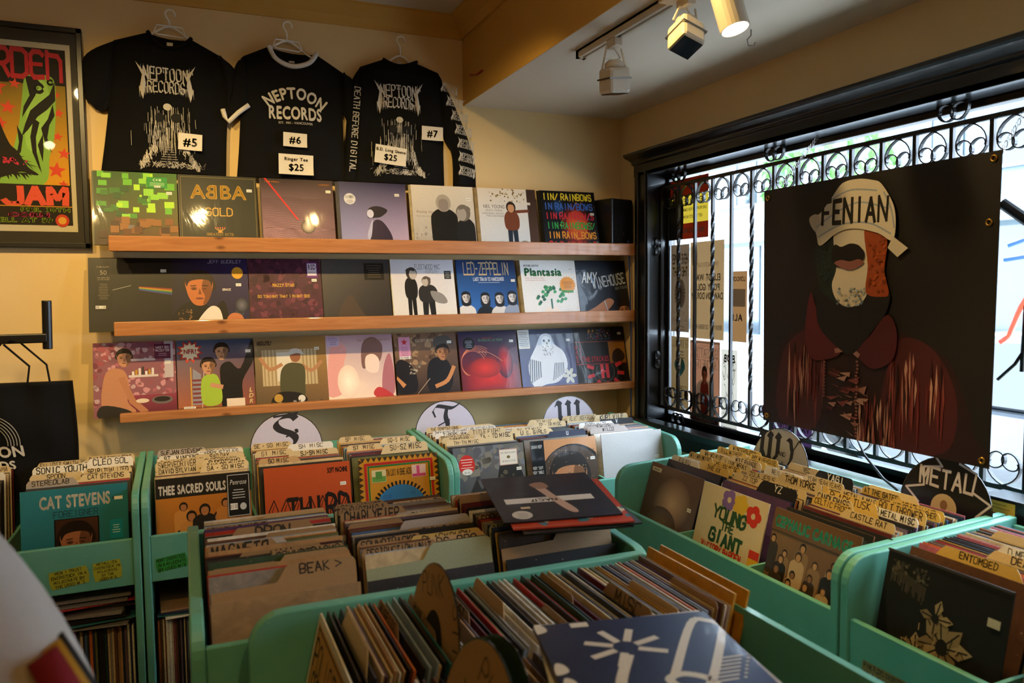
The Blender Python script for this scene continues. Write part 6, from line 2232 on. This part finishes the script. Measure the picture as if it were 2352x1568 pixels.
def gp4(a):
    a.R(0, 0, 1, 1, '#6e5636').T('THE WINTERFELL', .5, .86, .1, '#d8ccb0', font='k', fit=.94).lines(.5, .8, .6, 3, .04, '#b8a87a', .012).B([(.2, .6), (.4, .72), (.5, .56), (.62, .72), (.82, .62), (.6, .48), (.44, .48)], '#3a7a8a')
    a.T('OCTOBER 7TH', .5, .28, .06, '#c8b04a', font='f', fit=.8).T('RICKSHAW', .5, .2, .06, '#c8b04a', font='f', fit=.6).T('THEATRE', .5, .12, .06, '#c8b04a', font='f', fit=.56)


def gp5(a):
    a.R(0, 0, 1, 1, '#8a5a40').S([(.03, .02), (.03, .98), (.97, .98), (.97, .02), (.03, .02)], .02, '#d0c4b4')
    a.T('RUSSIAN', .5, .93, .03, '#d8ccc0', fit=.4).T('SORGATZED', .5, .8, .11, '#e0d8cc', font='k', fit=.84).T('ARCHEIRA', .5, .67, .1, '#e0d8cc', font='k', fit=.76)
    a.B([(.16, .12), (.2, .4), (.36, .52), (.64, .52), (.8, .4), (.86, .12)], '#d8d0c4').B([(.4, .12), (.38, .48), (.62, .48), (.6, .12)], '#8a2c24').head(.5, .58, .09, '#b86a50', '#3a1c18')
    a.R(.04, .0, .96, .1, '#3a2c34').T('SATURDAY MAY 2', .45, .055, .03, '#d8d0d0', fit=.6, bold=.03).T('TYRANT STUDIOS', .45, .02, .022, '#c0b8b8', fit=.4)


def gp6(a):
    a.R(0, 0, 1, 1, '#c8bca8')
    for i in range(16):
        a.ring(a.r.uniform(.1, .9), a.r.uniform(.05, .9), a.r.uniform(.05, .14), .012, '#8a7456', a.r.uniform(0, 90), a.r.uniform(200, 380), 14)
    a.T('BOB', .5, .84, .1, '#7a5f40', font='b', fit=.7, bold=.05)


def gp7(a):
    a.R(0, 0, 1, 1, '#8a6038').R(.1, .5, .9, .75, '#b8a890').T('LONDON', .5, .86, .07, '#c8a83a', fit=.8, bold=.04).T('ALL', .6, .3, .1, '#e0d8c8', bold=.05)


def gp8(a):
    a.R(0, 0, 1, 1, '#3a2440').T('VANCOUVER', .5, .55, .25, '#d0c8d8', fit=.9, bold=.04).T('NEPTOON RECORDS', .5, .25, .16, '#b8b0c4', fit=.86, bold=.03)


glass_poster('red and yellow backlit poster with a suited figure, top left of the window', 3.37, 3.06, 1.79, 2.09, gp1)
glass_poster('dark brown backlit poster with a pale spotlight, below the red and yellow poster', 3.365, 3.21, 1.325, 1.765, gp2)
glass_poster('light brown backlit poster with three reversed names in white', 3.20, 2.94, 1.3, 1.77, gp3)
glass_poster('brown backlit poster with ornate lettering, bottom left of the window', 3.36, 3.21, .92, 1.3, gp4)
glass_poster('rust backlit poster with a pale suited figure beside the ornate poster', 3.2, 2.965, .885, 1.29, gp5)
glass_poster('pale poster of swirling line work beside the rust poster', 2.955, 2.84, .89, 1.26, gp6)
glass_poster('small orange-brown poster half hidden behind the banner', 2.895, 2.78, 1.3, 1.62, gp7)
glass_poster('purple printed strip at the foot of the glass under the banner', 2.62, 2.38, .89, 1.0, gp8)

# ================================================================== track lights
TRX = 1.45
trk = tag(empty('lighting_track', (TRX, 1.0, SOF)), 'pale lighting track under the dropped ceiling', 'lighting track')
MB().box(-.018, -.006, -3.2, 1.72, -.03, 0).box(.006, .018, -3.2, 1.72, -.03, 0).box(-.018, .018, -3.2, 1.72, -.008, 0).box(-.018, .018, 1.7, 1.72, -.03, 0).build('rail', 'white_metal', trk)
MB().box(-.005, .005, -3.2, 1.7, -.014, -.008).build('slot', 'blackplastic', trk)
MB().box(-.06, .06, .98, 1.1, -.036, 0).build('junction_box', 'white_metal', trk, bevel=.008)


def box_head(label, y, aim, z=2.3):
    t = tag(empty('track_spotlight', (TRX, y, SOF - .03)), label, 'lamp', 'ceiling track spotlights')
    MB().box(-.016, .016, -.03, .03, -.03, .0).build('adapter', 'white_metal', t, bevel=.003)
    M_ = Matrix.Translation((0, 0, z - (SOF - .03))) @ Euler((rad(aim[0]), rad(aim[1]), 0)).to_matrix().to_4x4()
    vs = [(M_ @ Vector((s_ * .05, 0, .03))) for s_ in (-1, 1)]
    for v in vs:
        MB().tube([(v.x * .6, 0, -.03), (v.x, v.y, v.z)], .0035, 6).build('yoke_arm', 'white_metal', t)
    MB().tube([(0, 0, -.03), (.03, .01, -.06), tuple(M_ @ Vector((0, 0, .06)))], .0025, 6).build('cable', 'white_metal', t)
    hs = MB().box(-.043, .043, -.043, .043, -.055, .035, mat=M_).build('housing', 'white_metal', t, bevel=.012)
    MB().box(-.045, .045, -.045, .045, -.006, .0, mat=M_).build('band', 'steel', hs)
    MB().lathe([(.036, .034), (.034, .05), (.02, .062)], 18, M_).build('lamp_cap', 'white_metal', hs, smooth=True)
    MB().box(-.035, .035, -.035, .035, -.0565, -.055, mat=M_).build('lens', 'winglass', hs)
    return t


def can_head(label, base, aim_pt, power, track_z, on=True, size=62, blend=.7, col=None, group='ceiling track spotlights', r=.042):
    """cylinder spotlight with its own light; base = pivot of the can"""
    base, aim_pt = Vector(base), Vector(aim_pt)
    t = tag(empty('track_spotlight', (base.x, base.y, track_z)), label, 'lamp', group)
    d = (aim_pt - base).normalized()
    q = d.to_track_quat('-Z', 'Y').to_matrix().to_4x4()
    M_ = Matrix.Translation(base - Vector((base.x, base.y, track_z))) @ q
    MB().box(-.016, .016, -.03, .03, -.03, 0).build('adapter', 'white_metal', t, bevel=.003)
    MB().tube([(0, 0, -.03), (0, 0, base.z - track_z + .02)], .008, 8).build('stem', 'white_metal', t)
    cn = MB().lathe([(.02, .07), (r, .055), (r, -.075), (r - .004, -.075), (r - .006, -.06)], 24, M_).build('can', 'white_metal', t, smooth=False)
    MB().lathe([(r - .006, -.066), (r - .006, -.064)], 24, M_).build('lamp_face', 'lamp_on' if on else 'winglass', cn)
    if on:
        l = bpy.data.lights.new('spot', 'SPOT')
        l.energy = power
        l.color = col or WARM
        l.spot_size = rad(size)
        l.spot_blend = blend
        l.shadow_soft_size = .03
        lo = bpy.data.objects.new('bulb', l)
        COL.objects.link(lo)
        lo.parent = t
        lo.matrix_local = M_ @ Matrix.Translation((0, 0, -.082))
    return t


box_head('cream boxy track spotlight hanging at the far end of the track', 2.46, (8, -6), 2.3)
box_head('tilted boxy track spotlight nearest the lit can', 2.03, (-24, 18), 2.325)
can_head('lit cylindrical track spotlight pointing down at the window bins', (TRX, 1.83, 2.345), (1.62, 1.45, 1.0), LAMP_W * .5, SOF - .03)
can_head('second lit track spotlight at the top photo edge', (1.5, 1.5, 2.36), (1.75, 1.3, 1.0), LAMP_W * .5, SOF - .03)
can_head('added dim track spotlight aimed at the window bins, furthest back on the track', (TRX, .45, 2.36), (1.75, 1.9, .9), LAMP_W * .16, SOF - .03, size=70)  # added lamp: extra warm light for the window bins
MB().tube([(0, 0, 0), (0, 0, -.02), (-.012, .006, -.035), (-.008, .004, -.055), (.01, -.004, -.058), (.014, -.006, -.044)], .0025, 6).build('ceiling_hook', 'steel', None, (1.902, 2.273, SOF), smooth=True)
tag(bpy.data.objects['ceiling_hook'], 'small metal cup hook screwed into the dropped ceiling', 'hook')
tag(MB().tube([(1.34, 3.66, 2.62), (1.318, 3.6, 2.585), (1.318, 3.5, 2.565), (1.316, 3.43, 2.565)], .004, 6).build('red_wire', 'red_wire', smooth=True), 'short red wire poking out of the ochre beam by the back wall', 'wire')

# second track on the main ceiling above the wall of records
TY = 2.1
tr2 = tag(empty('lighting_track', (-.3, TY, CEIL)), 'lighting track on the main ceiling in front of the record wall', 'lighting track')
MB().box(-1.7, 1.5, -.018, .018, -.03, 0).build('rail', 'white_metal', tr2)
for i, (bx, ax, az, pw) in enumerate(((-1.15, -.75, 1.45, .9), (-.52, -.15, 1.55, 1.2), (.1, .45, 1.45, 1.0), (.8, 1.2, 1.4, .9))):
    can_head('ceiling spotlight aimed at the record wall, %s from the left' % ORD[i], (bx, TY, 2.76), (ax, 3.6, az), LAMP_W * pw, CEIL - .03, group='spotlights over the record wall', size=75)
can_head('added ceiling spotlight brightening the hanging banner, nearest the beam', (.93, TY - .1, 2.76), (2.05, 1.8, 1.3), LAMP_W * .8, CEIL - .03, group='spotlights over the record wall', size=62)  # added lamp, placed to brighten the front of the banner
tr3 = tag(empty('lighting_track', (-.2, .5, CEIL)), 'lighting track on the main ceiling above the photographer', 'lighting track')
MB().box(-1.4, 1.4, -.018, .018, -.03, 0).build('rail', 'white_metal', tr3)
for i, (bx, tgt, pw) in enumerate(((-.9, (-.5, 2.5, .8), .6), (.5, (.6, 1.6, .9), .5))):
    can_head('ceiling spotlight above the photographer aimed down at the %s' % ('left bins', 'centre island')[i], (bx, .5, 2.72), tgt, LAMP_W * pw, CEIL - .03, group='spotlights above the photographer', size=70)

for i, (bx, tgt, pw) in enumerate(((-1.2, (-2.6, -1.2, 1.4), 1.4), (-.2, (-.6, -3.0, 1.5), 1.4), (.9, (1.6, -2.6, 1.5), 1.4))):  # added lamps that bounce warm fill light off the rear of the shop
    can_head('added ceiling spotlight for bounce light, turned to the shop rear, %s from the left' % ORD[i], (bx, .44, 2.72), tgt, LAMP_W * pw, CEIL - .03, group='spotlights above the photographer', size=100)

# ================================================================== cables, neon sign, bits
tag(MB().tube([(2.165, 3.535, 1.8), (2.17, 3.53, 1.7), (2.178, 3.525, 1.3), (2.176, 3.522, .9), (2.18, 3.52, .3)], .004, 6).build('blue_cable', 'blue_wire', smooth=True), 'thin blue cable running down beside the window casing', 'cable')
tag(MB().tube([(2.2, 2.05, 1.02), (2.17, 1.98, .96), (2.15, 1.88, .9), (2.12, 1.8, .885)], .0045, 6).build('black_cable', 'blackplastic', smooth=True), 'black cable drooping over the window sill below the banner', 'cable')
ns = tag(empty('neon_sign', (2.2, 1.45, 1.3)), 'neon window sign with red and blue tubes at the right photo edge', 'neon sign')
MB().tube([(-.05, .05, .48), (-.02, -.04, .4)], .016, 10).build('mount', 'blackplastic', ns)
MB().tube([(0, .06, .36), (.01, .0, .38), (0, -.08, .36)], .007, 8).tube([(0, .07, .32), (0, -.02, .33), (0, -.1, .3)], .007, 8).build('blue_tube', 'neon_blue', ns, smooth=True)
MB().tube([(0, .075, .08), (.0, .05, .1), (0, .02, .18), (0, -.02, .25), (0, -.1, .27)], .008, 8).build('red_tube', 'neon_red', ns, smooth=True)
MB().tube([(0, .01, .0), (0, .0, .35), (0, -.02, .5)], .006, 8).tube([(.0, .08, -.03), (0, .03, .02), (0, -.03, .12)], .005, 8).build('wire_frame', 'blackplastic', ns, smooth=True)
bxs = tag(empty('sill_box', (2.16, 1.42, OZ0)), 'small black box with a yellow and red label under the banner corner', 'box')
MB().box(-.05, .05, -.09, .09, .0, .075).build('body', 'blackplastic', bxs, bevel=.004)
a = Art(.09, .05, .0)
a.R(0, 0, 1, 1, '#c9a83a').R(0, 0, 1, .3, '#b83a2c').lines(.5, .8, .7, 2, .2, '#6a5a2c', .04)
a.build('label_sticker', 'card', bxs, (-.0508, .03, .015), (0, 0, -PI / 2))

# ================================================================== the person at the left edge
per = tag(empty('person', (-.43, .97, 0)), 'person in a white printed sweatshirt standing at the left photo edge', 'person')


def skin_body(name, verts, edges, radii, mat, parent, root=0, sub=2):
    me = bpy.data.meshes.new(name)
    me.from_pydata(verts, edges, [])
    o = link(name, me, parent)
    me.materials.append(MT[mat])
    sk = o.modifiers.new('skin', 'SKIN')
    sk.use_smooth_shade = True
    for i, rr in enumerate(radii):
        v = me.skin_vertices[0].data[i]
        v.radius = rr if isinstance(rr, tuple) else (rr, rr)
        v.use_root = (i == root)
    sb = o.modifiers.new('sub', 'SUBSURF')
    sb.levels = sb.render_levels = sub
    return o


def chain_(vs, es, rs_, start, pts):
    k = start
    for p, r_ in pts:
        vs.append(p)
        rs_.append(r_)
        es.append((k, len(vs) - 1))
        k = len(vs) - 1
    return k


# facing +y (towards the wall bins), arms relaxed; body is one skin, clothes over it
V, E_, Rr = [(0, 0, .88)], [], [(.15, .11)]
top = chain_(V, E_, Rr, 0, [((0, -.01, 1.02), (.13, .1)), ((0, -.01, 1.18), (.14, .1)), ((0, -.01, 1.3), (.13, .09)), ((0, 0, 1.38), .055), ((0, .01, 1.43), .05), ((0, .03, 1.5), (.07, .085)), ((0, .035, 1.57), (.075, .092)), ((0, .03, 1.63), (.055, .07))])
for s in (-1, 1):
    el = (s * .275, -.03, 1.05) if s > 0 else (s * .27, -.03, 1.05)
    wr = (s * .29, .03, .83)
    k = chain_(V, E_, Rr, 3, [((s * .15, -.01, 1.29), .055), ((s * .21, -.015, 1.2), .048), (el, .04), (((el[0] + wr[0]) / 2, 0, .94), .036), (wr, .027), ((s * .29, .045, .77), (.036, .02))])
    for f_, (dx, L_) in enumerate(((-.02, .072), (-.007, .08), (.007, .076), (.02, .06))):
        chain_(V, E_, Rr, k, [((s * .29 + dx * .4, .052 + dx, .735), .009), ((s * .29 + dx * .4, .06 + dx, .735 - L_ * .5), .0085), ((s * .288 + dx * .4, .075 + dx, .735 - L_), .007)])
    chain_(V, E_, Rr, k - 1, [((s * .275, .07, .79), .012), ((s * .265, .092, .755), .0095), ((s * .262, .1, .73), .008)])
    kk = chain_(V, E_, Rr, 0, [((s * .09, 0, .78), .085), ((s * .1, .01, .5), .058), ((s * .1, -.01, .3), .05), ((s * .1, -.02, .09), .036), ((s * .11, .08, .03), (.04, .03)), ((s * .11, .15, .025), (.035, .02))])
body = skin_body('body', V, E_, Rr, 'skin', per)
# face
for s in (-1, 1):
    MB().lathe([(.002, -.011), (.011, -.004), (.012, .0), (.011, .004), (.002, .011)], 10, Matrix.Translation((s * .03, .108, 1.56))).build('eye', 'shoe', body, smooth=True)
    MB().lathe([(.004, -.03), (.018, -.014), (.02, .01), (.008, .03)], 10, Matrix.Translation((s * .078, .02, 1.545)) @ Matrix.Rotation(.3, 4, 'X')).build('ear', 'skin', body, smooth=True)
MB().tube([(0, .118, 1.565), (0, .14, 1.525), (0, .125, 1.515)], [.008, .014, .01], 8).build('nose', 'skin', body, smooth=True)
MB().tube([(-.022, .112, 1.485), (0, .12, 1.482), (.022, .112, 1.485)], [.003, .006, .003], 8).build('mouth', 'red_wire', body, smooth=True)
hv = MB()
hv.lathe([(.03, .1), (.07, .085), (.1, .04), (.105, -.02), (.1, -.08), (.085, -.1)], 24, Matrix.Translation((0, .0, 1.605)) @ Matrix.Rotation(rad(14), 4, 'X'))
hv.build('hair', 'hair', per, smooth=True)
# sweatshirt: torso, roomy sleeves
SV, SE, SR = [(0, 0, .86)], [], [(.2, .15)]
chain_(SV, SE, SR, 0, [((0, -.01, 1.02), (.185, .145)), ((0, -.01, 1.18), (.175, .135)), ((0, -.01, 1.29), (.15, .115)), ((0, 0, 1.37), (.075, .07))])
for s in (-1, 1):
    chain_(SV, SE, SR, 3, [((s * .155, -.01, 1.285), .085), ((s * .215, -.015, 1.2), .082), ((s * .275, -.03, 1.06), .078), ((s * .285, .0, .94), .07), ((s * .29, .028, .85), .05)])
shirt_ = skin_body('sweatshirt', SV, SE, SR, 'whitecloth', per)
TV, TE, TR = [(0, 0, .9)], [], [(.17, .13)]
for s in (-1, 1):
    chain_(TV, TE, TR, 0, [((s * .09, 0, .8), .105), ((s * .1, .01, .5), .08), ((s * .1, -.01, .3), .072), ((s * .1, -.02, .08), .066)])
skin_body('trousers', TV, TE, TR, 'denim', per)
for s in (-1, 1):
    MB().box(s * .11 - .045, s * .11 + .045, -.07, .2, 0, .07).build('shoe', 'shoe', per, bevel=.03)
# printed sleeve stripe
for i, (c, rr_) in enumerate((('#8a1f2c', .02), ('#b8861f', .012), ('#1c1a1a', .014))):
    mb = MB()
    pts = [Vector((.225, -.015, 1.18)), Vector((.262, -.025, 1.1)), Vector((.285, -.028, 1.02)), Vector((.29, -.01, .95))]
    mb.tube([p + Vector((.058, -.056 + .02 * i, 0)) for p in pts], [.016, .02, .02, .014], 8, hx(c))
    mb.build('sleeve_print', 'matte', shirt_, smooth=True)
